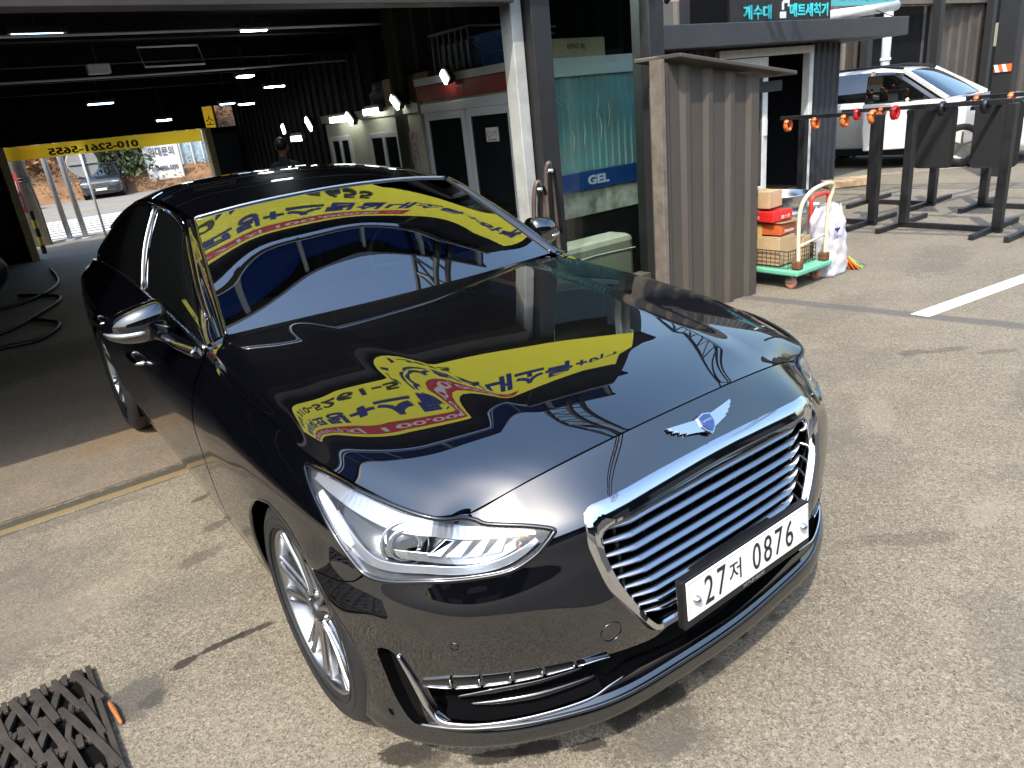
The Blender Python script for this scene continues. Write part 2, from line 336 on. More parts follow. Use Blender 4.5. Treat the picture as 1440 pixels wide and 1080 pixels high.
# scattered leaf piles / undergrowth on the slope : one uncountable mass
V=[];F=[]
def leafquad(c,s,rng=RNG):
    a=rng.normal(size=3);a/=np.linalg.norm(a);b_=np.cross(a,rng.normal(size=3));b_/=np.linalg.norm(b_)+1e-9
    o=len(V); V.extend([tuple(c-a*s),tuple(c+b_*s*.55),tuple(c+a*s),tuple(c-b_*s*.55)]); F.append((o,o+1,o+2,o+3))
for k in range(11000):
    x=RNG.uniform(-8,26);j=RNG.uniform(0,6);y=44.5+j*2.2; leafquad(np.array((x,y,-.45+j*1.25+abs(RNG.normal(0,.28)))),RNG.uniform(.04,.11))
M_LEAFO=mat('dry_leaves',(.32,.15,.05),.8,noise=.8,nscale=.9,dark=(.07,.035,.02))
tag(mk('undergrowth',V,F,M_LEAFO),kind='stuff')
# ---------------- trees on the slope ----------------
M_BARK=mat('bark',(.11,.08,.055),.9,noise=.4,nscale=12,bump=.4,bscale=20)
M_CON=mat('conifer_green',(.045,.075,.022),.8,noise=.6,nscale=3,dark=(.02,.035,.012))
M_LEAFB=mat('russet_leaves',(.30,.13,.045),.8,noise=.6,nscale=2,dark=(.12,.06,.025))
M_OLIVE=mat('olive_leaves',(.16,.14,.045),.8,noise=.6,nscale=2,dark=(.07,.06,.025))
def tree(x,y,z,h,r,m,label,n=700,lean=0,base=.35):
    global V,F
    t=thing('tree',label,'tree',(x,y,z),'trees on the hillside'); b=MB()
    P=[Vector((x+lean*q*h,y,z-.2+h*.95*q)) for q in np.linspace(0,1,6)]; b.tube(P,[h*.030*(1-q*.8)+.02 for q in np.linspace(0,1,6)],7)
    for k in range(7):
        q=RNG.uniform(base,.9);p=Vector((x+lean*q*h,y,z+h*.95*q));a=RNG.uniform(0,6.28);l=r*RNG.uniform(.5,.9)*(1.1-q*.6)
        b.tube([p,p+Vector((math.cos(a)*l*.6,math.sin(a)*l*.6,l*.25)),p+Vector((math.cos(a)*l,math.sin(a)*l,l*.35))],[h*.012,h*.007,.015],5)
    b.build('trunk',M_BARK,t,smooth=True)
    V=[];F=[]
    cl=[(RNG.uniform(0,6.28),RNG.uniform(base,1.0),RNG.uniform(.2,1)) for _ in range(26)]
    for k in range(n):
        a,q,rr=cl[RNG.integers(len(cl))]; R=r*(1.15-q)*1.3*rr; c=np.array((x+lean*q*h+math.cos(a)*R,y+math.sin(a)*R,z+h*q))+RNG.normal(size=3)*np.array((.28,.28,.20))*r
        leafquad(c,RNG.uniform(.10,.24)*(r/2)**.5)
    mk('crown',V,F,m,t)
tree(6.35,45.6,-.2,4.6,1.5,M_CON,'dark green conifer beyond the road, nearest the white notice banner',2200,base=.16)
tree(7.3,48.0,.8,5.6,1.6,M_OLIVE,'olive leaved tree standing right behind the dark conifer',600,base=.15)
tree(2.6,47.5,.6,4.5,1.5,M_LEAFB,'bushy russet tree on the slope left of the parked SUV',600,base=.12)
tree(3.9,49,1.6,6,1.8,M_OLIVE,'thin olive tree above the parked SUV, behind the round sign',600,base=.15)
tree(.6,47,.3,4.6,1.7,M_LEAFB,'low russet tree behind the two steel poles',700,base=.12)
tree(9.4,49.5,1.8,5.5,2.0,M_LEAFB,'russet tree on the slope behind the white notice banner',800)
tree(12.3,48.5,1.2,6.0,2.0,M_LEAFB,'rightmost russet tree, behind the pale blue netting',700)
# ---------------- garage ----------------
GA=thing('garage','dark open-fronted wash garage with steel posts and a glazed right-hand bay','garage',(0,9,0))
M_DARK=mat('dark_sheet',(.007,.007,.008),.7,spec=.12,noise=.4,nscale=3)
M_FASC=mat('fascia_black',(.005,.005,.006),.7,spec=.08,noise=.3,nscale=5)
M_STEEL=mat('steel_post',(.018,.017,.018),.5,noise=.35,nscale=9,bump=.08)
M_JAMB=mat('white_aluminium',(.70,.71,.68),.45,noise=.2,nscale=6)
M_HEAD=mat('header_steel',(.085,.066,.055),.6,noise=.35,nscale=4)
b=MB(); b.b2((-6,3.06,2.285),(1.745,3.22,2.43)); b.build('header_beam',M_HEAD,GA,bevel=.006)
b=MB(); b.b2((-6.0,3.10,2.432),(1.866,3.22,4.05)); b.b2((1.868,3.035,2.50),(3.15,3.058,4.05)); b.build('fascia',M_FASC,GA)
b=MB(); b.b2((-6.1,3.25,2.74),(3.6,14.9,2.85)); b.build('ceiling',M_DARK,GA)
for y in (4.6,6.6,8.6,10.6,12.6):
    b=MB(); b.b2((-6,y,2.58),(3.47,y+.12,2.738)); b.build('ceiling_beam',M_DARK,GA)
def corr(p0,p1,z0,z1,pitch,depth,nrm,flat=.55,top=None):
    """ribbed sheet between two plan points"""
    p0=np.array(p0);p1=np.array(p1);d=p1-p0;Ln=np.linalg.norm(d);d=d/Ln;n=np.array(nrm,float);xs=[];k=0
    x=0
    while x<Ln:
        for a,o in ((0,0),(flat*pitch,0),(flat*pitch+.12*pitch,1),(pitch*.88,1)):
            if x+a<Ln: xs.append((x+a,o))
        x+=pitch
    xs.append((Ln,xs[-1][1])); V=[]
    for a,o in xs:
        p=p0+d*a+n*depth*o; zt=z1 if top is None else top(a/Ln); V+=[(p[0],p[1],z0),(p[0],p[1],zt)]
    F=[(2*i,2*i+2,2*i+3,2*i+1) for i in range(len(xs)-1)]; return V,F
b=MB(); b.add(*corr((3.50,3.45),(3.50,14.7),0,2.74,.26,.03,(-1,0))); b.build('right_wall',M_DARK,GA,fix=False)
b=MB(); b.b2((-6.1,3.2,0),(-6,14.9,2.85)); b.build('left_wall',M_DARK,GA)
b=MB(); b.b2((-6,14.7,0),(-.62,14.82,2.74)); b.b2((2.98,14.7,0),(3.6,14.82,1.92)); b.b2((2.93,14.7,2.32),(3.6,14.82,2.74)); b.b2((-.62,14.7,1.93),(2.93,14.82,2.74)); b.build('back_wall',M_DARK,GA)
b=MB(); b.b2((2.42,14.62,.0),(3.30,14.69,1.72)) if False else b.b2((2.98,14.60,.0),(3.46,14.69,1.80)); b.build('roller_panel',mat('panel_navy',(.012,.016,.028),.5),GA)
M_WOOD=mat('door_timber',(.62,.50,.24),.6,noise=.3,nscale=6)
b=MB(); b.b2((-.62,14.60,0),(-.49,14.84,1.93)); b.build('door_jamb',M_WOOD,GA,bevel=.01)
b=MB(); b.b2((2.86,14.60,0),(2.98,14.84,1.93)); b.build('door_jamb',M_WOOD,GA,bevel=.01)
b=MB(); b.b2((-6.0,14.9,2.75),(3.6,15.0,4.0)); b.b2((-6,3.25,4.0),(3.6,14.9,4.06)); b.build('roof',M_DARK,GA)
# right bay: white jamb, two steel posts, glazing
b=MB(); b.b2((1.765,3.14,0),(1.855,3.26,2.60)); b.build('white_jamb',mat('jamb_grey_white',(.46,.47,.45),.5,noise=.25,nscale=6),GA,bevel=.006)
b=MB(); b.b2((1.868,3.06,0),(2.025,3.24,4.05)); b.build('steel_post',M_STEEL,GA,bevel=.005)
b=MB(); b.b2((2.955,3.06,0),(3.115,3.24,4.05)); b.build('steel_post',M_STEEL,GA,bevel=.005)
b=MB(); b.b2((2.03,3.12,0),(2.95,3.24,.30)); b.build('sill_panel',mat('sill_grey',(.11,.10,.09),.6,noise=.3,nscale=5),GA)
b=MB(); b.b2((2.028,3.15,.302),(2.952,3.156,3.2)); b.build('window_pane',glass_mat('shop_glass',(.80,.86,.83),ior=1.45),GA)
b=MB(); b.b2((2.028,3.13,3.2),(2.952,3.2,3.30)); b.b2((2.028,3.10,3.30),(2.952,3.2,4.05)); b.build('transom',M_STEEL,GA)
b=MB(); b.add(*corr((3.49,5.3),(2.0,5.3),0,3.2,.2,.02,(0,-1))); b.build('bay_back_wall',mat('olive_sheet',(.03,.03,.02),.6,noise=.3,nscale=5),GA,fix=False)
# narrow translucent awning above the fascia
M_POLY=glass_mat('navy_polycarbonate',(.10,.16,.28),ior=1.5,rough=.15)
AW=thing('awning','narrow navy translucent awning with pale ribs above the black fascia','awning',(0,3.05,4.1))
AWP=lambda x,q,d=0: (x,3.05-.20*q,4.06+.30*q+d)
b=MB(); b.add([AWP(-6,0,.06),AWP(3.1,0,.06),AWP(3.1,1,.06),AWP(-6,1,.06),AWP(-6,0,.075),AWP(3.1,0,.075),AWP(3.1,1,.075),AWP(-6,1,.075)],[(0,1,2,3),(7,6,5,4),(0,4,5,1),(1,5,6,2),(2,6,7,3),(3,7,4,0)]); b.build('translucent_panel',M_POLY,AW)
M_RIBW=mat('pale_rib',(.52,.53,.53),.4,.3)
for x in np.arange(-5.6,3.1,.86):
    b=MB(); b.bar(AWP(x,0,.02),AWP(x,1,.02),.05,.05); b.build('rib',M_RIBW,AW)
b=MB(); b.b2((-6,2.99,4.03),(3.1,3.033,4.06)); b.build('wall_rail',M_RIBW,AW)
b=MB(); b.bar(AWP(-6,1,.03),AWP(3.1,1,.03),.06,.06); b.build('front_edge',M_STEEL,AW)
# ---------------- open lattice arches over the yard ----------------
M_TRUSS=mat('truss_black',(.020,.021,.024),.5,noise=.3,nscale=8)
def arch(pts_fn,n,label,depth=.55,r=.040):
    t=thing('lattice_arch',label,'truss',(0,0,0),'open lattice arches over the yard')
    A=[Vector(pts_fn(q)) for q in np.linspace(0,1,n)]; up=[]
    for i,p in enumerate(A):
        tg=(A[min(i+1,n-1)]-A[max(i-1,0)]).normalized(); s=tg.cross(Vector((0,0,1))).normalized(); up.append((s.cross(tg)).normalized())
    B=[p+u*depth for p,u in zip(A,up)]
    S=[ (A[min(i+1,n-1)]-A[max(i-1,0)]).normalized().cross(Vector((0,0,1))).normalized()*.10 for i in range(n)]
    for sg in (-1,1):
        b=MB(); b.tube([p+s*sg for p,s in zip(A,S)],r,6); b.build('chord',M_TRUSS,t,smooth=True)
    b=MB(); b.tube(B,r,6); b.build('chord',M_TRUSS,t,smooth=True)
    for i in range(n-1):
        b=MB(); sg=1 if i%2 else -1
        b.bar(A[i]+S[i]*sg,B[i+1],r*.95); b.build('lattice_web',M_TRUSS,t)
        b=MB(); b.bar(A[i]-S[i]*sg,B[i],r*.8); b.build('lattice_web',M_TRUSS,t)
    return t
_q1=[(2.98,4.1),(2.70,4.75),(2.2,5.5),(1.6,6.0),(.7,6.4),(-.6,6.7),(-2.2,6.8),(-4,6.6)]
def _arc(x,tab,lean=0): 
    T=np.array(tab)
    def f(q):
        s_=q*(len(T)-1); return (x+lean*q,float(np.interp(s_,range(len(T)),T[:,0])),float(np.interp(s_,range(len(T)),T[:,1])))
    return f
arch(_arc(2.45,_q1,.2),24,'lattice steel arch rising from the right end of the awning, nearest the car')
_q2=[(6.2,2.75),(5.2,3.5),(4.0,4.2),(2.6,4.8),(.8,5.3),(-1.2,5.6),(-3.4,5.6)]
arch(_arc(6.6,_q2,.1),22,'lattice steel arch over the mat racks, right of the nearer one',.50,.038)
PU=thing('purlin_frame','thin black purlins tying the two lattice arches together overhead','frame',(4.5,0,5))
for (y,z,z2) in ((2.3,5.75,5.15),(2.05,5.9,5.2),(1.0,6.6,5.6),(.75,6.7,5.65),(-.6,7.0,5.85),(-2.0,7.1,5.9)):
    b=MB(); b.tube([(2.4,y,z),(4.5,y,(z+z2)/2+.06),(6.7,y,z2)],.040,6); b.build('purlin',M_TRUSS,PU)
# ---------------- office cabin and cream container inside ----------------
CB=thing('office_cabin','white office cabin with red fascia and sliding doors inside the right of the garage','cabin',(2.6,4.3,0))
M_CREAM=mat('cream_panel',(.62,.60,.47),.55,noise=.2,nscale=4); M_WHT=mat('off_white',(.70,.71,.66),.5,noise=.15,nscale=5); M_RED=mat('dark_red',(.30,.03,.02),.5)
M_ALU=mat('aluminium_frame',(.66,.67,.67),.4,.2,rvar=.1); M_DG=mat('dark_pane',(.015,.017,.018),.03,coat=1)
b=MB(); b.b2((2.12,3.62,0),(3.46,4.98,1.92)); b.build('wall',M_WHT,CB)
b=MB(); b.b2((2.085,3.60,1.80),(2.118,4.99,1.925)); b.build('roof_trim',M_WHT,CB) if False else b.build('red_fascia',M_RED,CB)
b=MB(); b.b2((2.07,3.60,1.927),(3.47,5.0,1.985)); b.build('roof',M_WHT,CB)
for (y0,y1) in ((3.66,4.27),(4.30,4.93)):
    fr=MB(); 
    for a,c in (((2.085,y0,.3),(2.115,y0+.05,1.70)),((2.085,y1-.05,.3),(2.115,y1,1.70)),((2.085,y0+.05,1.64),(2.115,y1-.05,1.70)),((2.085,y0+.05,.3),(2.115,y1-.05,.36))): fr.b2(a,c)
    fr=fr.build('sliding_frame',M_ALU,CB,bevel=.004); b=MB(); b.b2((2.098,y0+.05,.36),(2.106,y1-.05,1.64)); b.build('pane',M_DG,fr)
b=MB(); b.b2((2.080,3.60,1.702),(2.118,4.96,1.775)); b.build('door_head',M_ALU,CB,bevel=.004)
b=MB(); b.b2((2.09,3.86,1.44),(2.0965,4.02,1.545)); st=b.build('notice_sticker',M_WHITE,CB)
SM=frame((2.089,3.94,1.49),(0,-1,0),(0,0,1)); b=MB(); b.lathe([(.024,.0),(.024,.002),(.018,.002),(.018,0)],18,M=SM@Matrix.Translation((-.042,.005,0))); b.build('prohibition_ring',mat('sign_red',(.6,.03,.03),.5),st); text('sticker_lettering','금연',mat('sign_red',(.6,.03,.03)),SM@Matrix.Translation((.03,.012,0)),.05,st,.0005,width=.07,height=.035); text('sticker_lettering','NO SMOKING',M_INK,SM@Matrix.Translation((.0,-.035,0)),.02,st,.0005,width=.12,height=.014)
# front end seen through the glazing
M_TEAL=mat('teal_sheet',(.13,.37,.40),.45,noise=.45,nscale=5,dark=(.24,.32,.30))
V,F=corr((2.12,3.615),(3.45,3.615),1.13,1.85,.075,.012,(0,-1)); b=MB(); b.add(V,F); b.build('teal_sheet',M_TEAL,CB,fix=False)
b=MB(); b.b2((2.07,3.585,1.852),(3.46,3.618,1.926)); b.build('end_trim',mat('mint_white',(.66,.74,.66),.5),CB)
b=MB(); b.b2((2.12,3.59,.985),(3.44,3.612,1.125)); bl=b.build('sign_strip',mat('strip_blue',(.012,.06,.26),.4,noise=.2,nscale=4),CB)
text('strip_lettering','GEL',mat('pale_lettering',(.55,.66,.78),.5),frame((2.87,3.588,1.055),(1,0,0),(0,0,1)),.1,bl,.001,bold=.004,width=.24,height=.075)
b=MB(); b.b2((2.12,3.60,.78),(3.44,3.618,.984)); b.build('grey_panel',mat('mottled_grey',(.40,.41,.37),.7,noise=.5,nscale=9,dark=(.14,.14,.13)),CB)
b=MB(); b.b2((2.12,3.605,.0),(3.44,3.62,.779)); b.build('lower_panel',M_DARK,CB)
M_FILM=mat('torn_film',(.62,.66,.66),.35)
for (x,z,l,a) in ((2.42,1.72,.26,-.6),(2.34,1.76,.2,-.2),(2.55,1.66,.14,-.9),(2.90,1.62,.20,1.4),(2.92,1.45,.22,1.6),(2.74,1.42,.18,1.5),(3.02,1.55,.2,1.55),(2.62,1.38,.16,1.6)):
    b=MB(); dx,dz=math.cos(a)*l/2,math.sin(a)*l/2; b.tube([(x-dx,3.592,z-dz),(x+.01,3.585,z+.012),(x+dx,3.592,z+dz)],[.003,.007,.002],5,squash=.5); b.build('torn_film',M_FILM,CB)
KC=thing('cream_container','cream site container with two dark sliding windows, deeper in the garage','container',(2.6,6.1,0))
b=MB(); b.b2((2.12,5.05,0),(3.44,7.15,1.72)); b.build('wall',M_CREAM,KC,bevel=.01)
b=MB(); b.b2((2.09,5.03,1.722),(3.45,7.17,1.80)); b.build('roof',M_CREAM,KC)
for (y0,y1) in ((5.45,6.08),(6.52,7.03)):
    fr=MB()
    for a,c in (((2.09,y0,1.0),(2.118,y0+.05,1.58)),((2.09,y1-.05,1.0),(2.118,y1,1.58)),((2.09,y0+.05,1.53),(2.118,y1-.05,1.58)),((2.09,y0+.05,1.0),(2.118,y1-.05,1.05)),((2.088,(y0+y1)/2-.025,1.05),(2.112,(y0+y1)/2+.025,1.53))): fr.b2(a,c)
    fr=fr.build('window_frame',M_ALU,KC,bevel=.004); b=MB(); b.b2((2.10,y0+.05,1.05),(2.11,y1-.05,1.53)); b.build('pane',M_DG,fr)
b=MB(); b.b2((2.108,5.16,1.28),(2.1185,5.30,1.56)); po=b.build('poster',mat('poster_print',(.60,.55,.50),.5,noise=.7,nscale=25,dark=(.25,.10,.10)),KC)
# ---------------- navy hut ----------------
HT=thing('navy_hut','small navy hut with a white sliding door and flat overhanging roof','hut',(8,6.5,0))
M_NAVY=mat('navy_cladding',(.020,.023,.034),.5,noise=.25,nscale=5)
M_NAVY2=mat('roof_charcoal',(.040,.040,.046),.5,noise=.25,nscale=4)
for (x0,x1) in ((5.5,6.93),(9.12,9.86)):
    V,F=corr((x0,5.6),(x1,5.6),0,2.1,.15,.02,(0,-1),.75); b=MB(); b.add(V,F); b.b2((x0,5.62,0),(x1,5.7,2.1)); b.build('cladding',M_NAVY,HT,fix=False)
b=MB(); b.b2((9.78,5.62,0),(9.86,8.5,2.1)); b.b2((5.5,8.5,0),(9.86,8.58,2.1)); b.build('wall',M_NAVY,HT)
b=MB(); b.b2((5.3,5.2,2.11),(11.1,8.8,2.37)); b.build('roof_fascia',M_NAVY2,HT,bevel=.01)
b=MB()
for a,c in (((6.95,5.54,0),(7.05,5.66,2.08)),((9.0,5.54,0),(9.1,5.66,2.08)),((7.05,5.54,1.98),(9.0,5.66,2.08))): b.b2(a,c)
b.build('door_frame',M_JAMB,HT,bevel=.008)
fr=MB()
for a,c in (((7.07,5.58,.02),(7.17,5.62,1.97)),((7.95,5.58,.02),(8.06,5.62,1.97)),((7.17,5.58,1.83),(7.95,5.62,1.97)),((7.17,5.58,.02),(7.95,5.62,.25))): fr.b2(a,c)
fr=fr.build('sliding_door',M_JAMB,HT,bevel=.006); b=MB(); b.b2((7.17,5.595,.25),(7.95,5.605,1.83)); b.build('pane',M_DG,fr); b=MB(); b.box((8.0,5.57,1.05),(.05,.03,.22)); b.build('handle',M_ALU,fr)
b=MB(); b.b2((8.30,6.6,0),(9.0,6.62,1.9)); b.build('inner_panel',mat('olive_panel',(.13,.14,.10),.6),HT)
b=MB(); b.b2((5.6,7.2,0),(9.7,7.25,2.1)); b.build('inner_wall',M_VOID2,HT) if 'M_VOID2' in globals() else b.build('inner_wall',M_DARK,HT)
SG=thing('shop_sign','black signboard with cyan lettering and a white tap pictogram on the hut roof','sign',(8.0,5.45,2.36))
b=MB(); b.b2((6.97,5.40,2.372),(9.24,5.52,2.72)); b.build('board',mat('sign_black',(.016,.013,.012),.4),SG,bevel=.006)
M_CYAN=mat('cyan_print',(.05,.62,.68),.5); sgM=lambda x,z: frame((x,5.396,z),(1,0,0),(0,0,1))
text('sign_lettering','개수대',M_CYAN,sgM(7.53,2.50),.2,SG,.003,bold=.006,width=.60,height=.17)
text('sign_lettering','매트세척기',M_CYAN,sgM(8.70,2.515),.2,SG,.003,bold=.006,width=.92,height=.17)
b=MB(); b.b2((8.02,5.39,2.42),(8.15,5.398,2.50)); b.b2((8.06,5.39,2.52),(8.10,5.398,2.62)); b.b2((8.09,5.389,2.60),(8.22,5.398,2.64)); b.b2((8.19,5.389,2.56),(8.22,5.398,2.60)); b.build('tap_pictogram',mat('pictogram_white',(.75,.78,.80),.5),SG)
b=MB(); b.b2((6.45,5.42,2.372),(6.93,5.6,2.8)); b.build('end_box',M_FASC,SG)
AR=thing('roller_awning','rolled white awning under a teal signboard, right of the black sign','awning',(11.5,6.2,2.5))
b=MB(); b.tube([(10.45,6.2,2.52),(12.62,6.2,2.66)],.085,14); b.build('roll',M_JAMB,AR,smooth=True)
tb=MB(); tb.b2((10.45,6.15,2.66),(12.5,6.22,3.1)); tb=tb.build('teal_board',mat('board_teal',(.10,.42,.46),.5),AR); text('board_lettering','도어 유리 실내크리닝',mat('board_ink',(.03,.05,.06),.6),frame((11.5,6.145,2.80),(1,0,0),(0,.15,2)),.1,tb,.001,width=1.5,height=.12)
b=MB(); b.tube([(11.9,6.2,2.6),(11.2,5.4,2.36)],.008,5); b.build('tie_rod',M_STEEL,AR)
# brown sheds beyond
M_BROWN=mat('brown_sheet',(.075,.062,.052),.6,noise=.3,nscale=2); M_BROWN2=mat('grey_brown_sheet',(.13,.113,.097),.6,noise=.25,nscale=2)
BS=thing('brown_workshop','tall brown ribbed workshop with dark open bays behind the white car','workshop',(20,10,0))
b=MB(); b.add(*corr((13.5,11.2),(40,8.6),0,6.5,.5,.05,(0,-1))); b.build('wall',M_BROWN,BS,fix=False)
b=MB(); b.add(*corr((15.6,10.85),(18.6,10.55),0,6.5,.45,.05,(0,-1))); b.build('pale_panel',M_BROWN2,BS,fix=False)
b=MB(); b.b2((19.2,10.3,0),(24.5,10.35,3.2)); b.b2((25.5,9.8,0),(34,9.85,3.4)); b.build('bay_opening',M_DARK,BS)
for x,y in ((18.9,10.3),(25,9.8),(22,9.95)): 
    b=MB(); b.b2((x-.12,y-.3,0),(x+.12,y-.1,6)); b.build('column',M_STEEL,BS)
b=MB(); b.b2((19,9.9,3.2),(36,10.1,3.45)); b.build('bay_lintel',M_BROWN2,BS)
BB=thing('brown_hut','brown clad upper wall showing between the glazed bay and the black sign','building',(6.5,7.5,0))
b=MB(); b.add(*corr((3.3,7.3),(8.6,7.3),0,2.60,.5,.05,(0,-1))); b.build('cladding',M_BROWN,BB,fix=False)
b=MB(); b.add(*corr((3.3,8.4),(11,9.2),0,3.2,.6,.05,(0,-1))); b.build('rear_cladding',M_BROWN2,BB,fix=False)
b=MB(); b.b2((7.95,6.9,2.37),(8.08,7.05,3.4)); b.build('post',M_STEEL,BB)
PP=thing('downpipe','white vertical downpipe at the corner behind the white car','pipe',(15.1,7.6,0)); b=MB(); b.tube([(15.1,7.6,0),(15.1,7.6,4.5)],.09,12); b.build('pipe',M_JAMB,PP,smooth=True); b=MB(); b.lathe([(.10,0),(.11,.01),(.11,.05),(.10,.06)],14,c=(15.1,7.6,1.8)); b.build('pipe_clip',M_ALU,PP)
RP=thing('steel_column','dark steel column with an orange and white reflector, at the right edge','column',(11,3.75,0))
b=MB(); b.b2((10.9,3.60,0),(11.1,3.86,4.2)); b.build('shaft',M_STEEL,RP,bevel=.008)
rf=MB(); rf.b2((10.885,3.62,1.44),(10.898,3.84,1.54)); rf=rf.build('reflector',mat('reflector_orange',(.8,.16,.03),.4),RP)
for k in range(2):
    b=MB(); y=3.66+k*.10; b.add([(10.882,y,1.44),(10.882,y+.05,1.44),(10.882,y+.09,1.54),(10.882,y+.04,1.54)],[(0,1,2,3)]); b.build('white_stripe',M_WHITE,rf)
NP=thing('yellow_notice','pale yellow notice sheet hanging near the dark steel column','notice',(11.8,4.2,1.9)); b=MB(); b.b2((11.78,4.02,1.80),(11.79,4.24,2.12)); b.build('sheet',mat('notice_yellow',(.72,.64,.36),.7),NP); b=MB(); b.tube([(11.785,4.13,2.12),(11.785,4.15,4.0)],.006,5); b.build('cord',M_STEEL,NP)
# the far side of the street, behind the camera: seen only mirrored in the paint
OP=thing('street_workshop','long dark workshop across the street, mirrored in the bumper','workshop',(0,-17,0))
b=MB(); b.b2((-34,-24,0),(30,-17,6.5)); b.build('wall',M_DARK,OP)
b=MB(); b.b2((-35,-24.5,6.5),(31,-16.4,6.9)); b.build('roof',M_BROWN,OP)
for x in range(-30,28,7):
    b=MB(); b.b2((x,-17.06,0),(x+4.2,-16.95,3.6)); b.build('shutter',M_BROWN,OP)
# ---------------- brown ribbed lean-to ----------------
SH=thing('ribbed_lean_to','weathered brown ribbed steel lean-to beside the glazed bay','shed',(3.2,3.2,0))
M_SHED=mat('brown_steel',(.072,.060,.050),.55,noise=.08,nscale=5,rvar=.06,bump=.05,bscale=30)
tp=lambda q: 1.865-.155*q
xs=[(2.66,0),(2.69,0),(2.70,1),(2.735,1),(2.745,0)]
for c in (2.955,3.20,3.445,3.69): xs+=[(c-.075,0),(c-.045,1),(c,1),(c+.006,0)]
xs[-1]=(3.735,1); xs[-2]=(3.70,1); V=[]
for x,o in xs:
    q=(x-2.6)/1.135; y=2.735-.03*q*1-.032*o; V+=[(x,y,0.0),(x,y,tp(q))]
b=MB(); b.add(V,[(2*i,2*i+2,2*i+3,2*i+1) for i in range(len(xs)-1)]); b.b2((2.64,2.76,0),(3.70,2.79,1.70)); b.build('ribbed_front',M_SHED,SH,fix=False)
V,F=corr((3.735,2.675),(3.735,3.6),0,1.70,.25,.028,(1,0)); b=MB(); b.add(V,F); b.build('ribbed_side',M_SHED,SH,fix=False)
V=[]
for x,z in ((2.75,1.875),(4.12,1.688)):
    V+=[(x,2.60,z-.002),(x,2.60,z+.026),(x,3.03,z+.03),(x,3.03,z)]
b=MB(); b.add(V,[(0,4,5,1),(1,5,6,2),(2,6,7,3),(3,7,4,0),(0,1,2,3),(7,6,5,4)]); b.build('roof_sheet',M_SHED,SH,bevel=.006)
b=MB(); b.b2((3.74,2.72,1.58),(4.10,2.80,1.66)); b.build('roof_bracket',M_STEEL,SH)
b=MB(); b.b2((2.615,2.66,0),(2.66,2.76,1.87)); b.build('corner_flashing',mat('worn_flashing',(.17,.14,.115),.6,noise=.4,nscale=12),SH,bevel=.004)
# ---- car surface: control nets, half car (x>=0) ----
BASE=[(0,.10),(.23,.112),(.42,.135),(.57,.195),(.70,.275),(.80,.36),(.88,.48),(.925,.65),(.945,.90),(.952,1.25),(.952,1.48),(.952,1.65),(.950,2.3),(.948,3.0),(.948,3.6),(.946,4.03),(.93,4.45),(.90,4.75),(.83,4.98),(.6,5.12),(0,5.18)]
# rows: (inset, z) r0 under,r1 lip bottom,r2 lip,r3,r4,r5,r6,r7 ; r8 explicit
ROW={0:[(.12,.17),(-.004,.185),(-.020,.228),(.010,.285),(-.012,.45),(.005,.60),(.028,.70),(.047,.775)],
 2:[(.12,.165),(-.004,.18),(-.020,.225),(.010,.285),(-.018,.45),(-.010,.60),(.006,.69),(.022,.765)],
 4:[(.12,.16),(-.012,.175),(-.024,.222),(.006,.285),(-.018,.45),(-.026,.585),(.0,.66),(.030,.72)],
 6:[(.12,.16),(-.008,.175),(-.016,.225),(-.004,.295),(-.005,.45),(-.016,.58),(-.006,.66),(.012,.75)],
 7:[(.12,.16),(.0,.18),(-.006,.23),(-.014,.31),(-.022,.45),(-.024,.58),(-.010,.69),(.012,.785)],
 8:[(.12,.16),(.012,.19),(.006,.24),(.0,.32),(-.006,.46),(-.010,.60),(-.004,.70),(.018,.80)],
 9:[(.14,.19),(.055,.205),(.040,.26),(.02,.35),(.006,.47),(-.002,.61),(.0,.715),(.02,.815)],
 11:[(.14,.19),(.065,.205),(.050,.26),(.022,.35),(.008,.47),(.0,.62),(.0,.735),(.03,.85)],
 13:[(.14,.19),(.068,.205),(.052,.26),(.022,.35),(.01,.48),(.0,.64),(.0,.77),(.035,.89)],
 15:[(.14,.20),(.06,.22),(.045,.27),(.02,.36),(.004,.48),(-.006,.64),(.0,.78),(.035,.90)],
 17:[(.14,.22),(.03,.24),(.015,.30),(.0,.38),(-.005,.48),(-.006,.64),(.01,.80),(.04,.92)],
 20:[(.14,.24),(.02,.26),(.0,.33),(-.01,.42),(-.01,.55),(.0,.7),(.03,.85),(.06,.95)]}
TOP=[(0,.238,.89),(.2,.245,.884),(.4,.272,.86),(.54,.308,.828),(.655,.345,.793),(.735,.372,.806),(.80,.49,.832),(.846,.668,.856),(.856,.955,.89),(.866,1.23,.91),(.868,1.50,.930),(.848,1.66,.985),(.836,2.3,1.015),(.822,2.9,1.037),(.80,3.6,1.05),(.80,4.03,1.05),(.80,4.45,1.04),(.73,4.8,1.0),(.62,5.0,.985),(.42,5.08,.98),(0,5.12,.98)]
def _cr(p0,p1,p2,p3,t):
    return .5*((2*p1)+(-p0+p2)*t+(2*p0-5*p1+4*p2-p3)*t*t+(-p0+3*p1-3*p2+p3)*t**3)
def bspl(P,s,axis=0):
    """Catmull-Rom through array P (n,...) at params s (m,)"""
    n=len(P);s=np.clip(s,0,n-1-1e-9);i=s.astype(int);t=(s-i).reshape((-1,)+(1,)*(P.ndim-1))
    g=lambda k:P[np.clip(k,0,n-1)]
    a=g(i-1);b=g(i);c=g(i+1);d=g(i+2)
    a=np.where((i==0).reshape(t.shape),2*b-c,a); d=np.where((i==n-2).reshape(t.shape),2*c-b,d)
    return _cr(a,b,c,d,t)
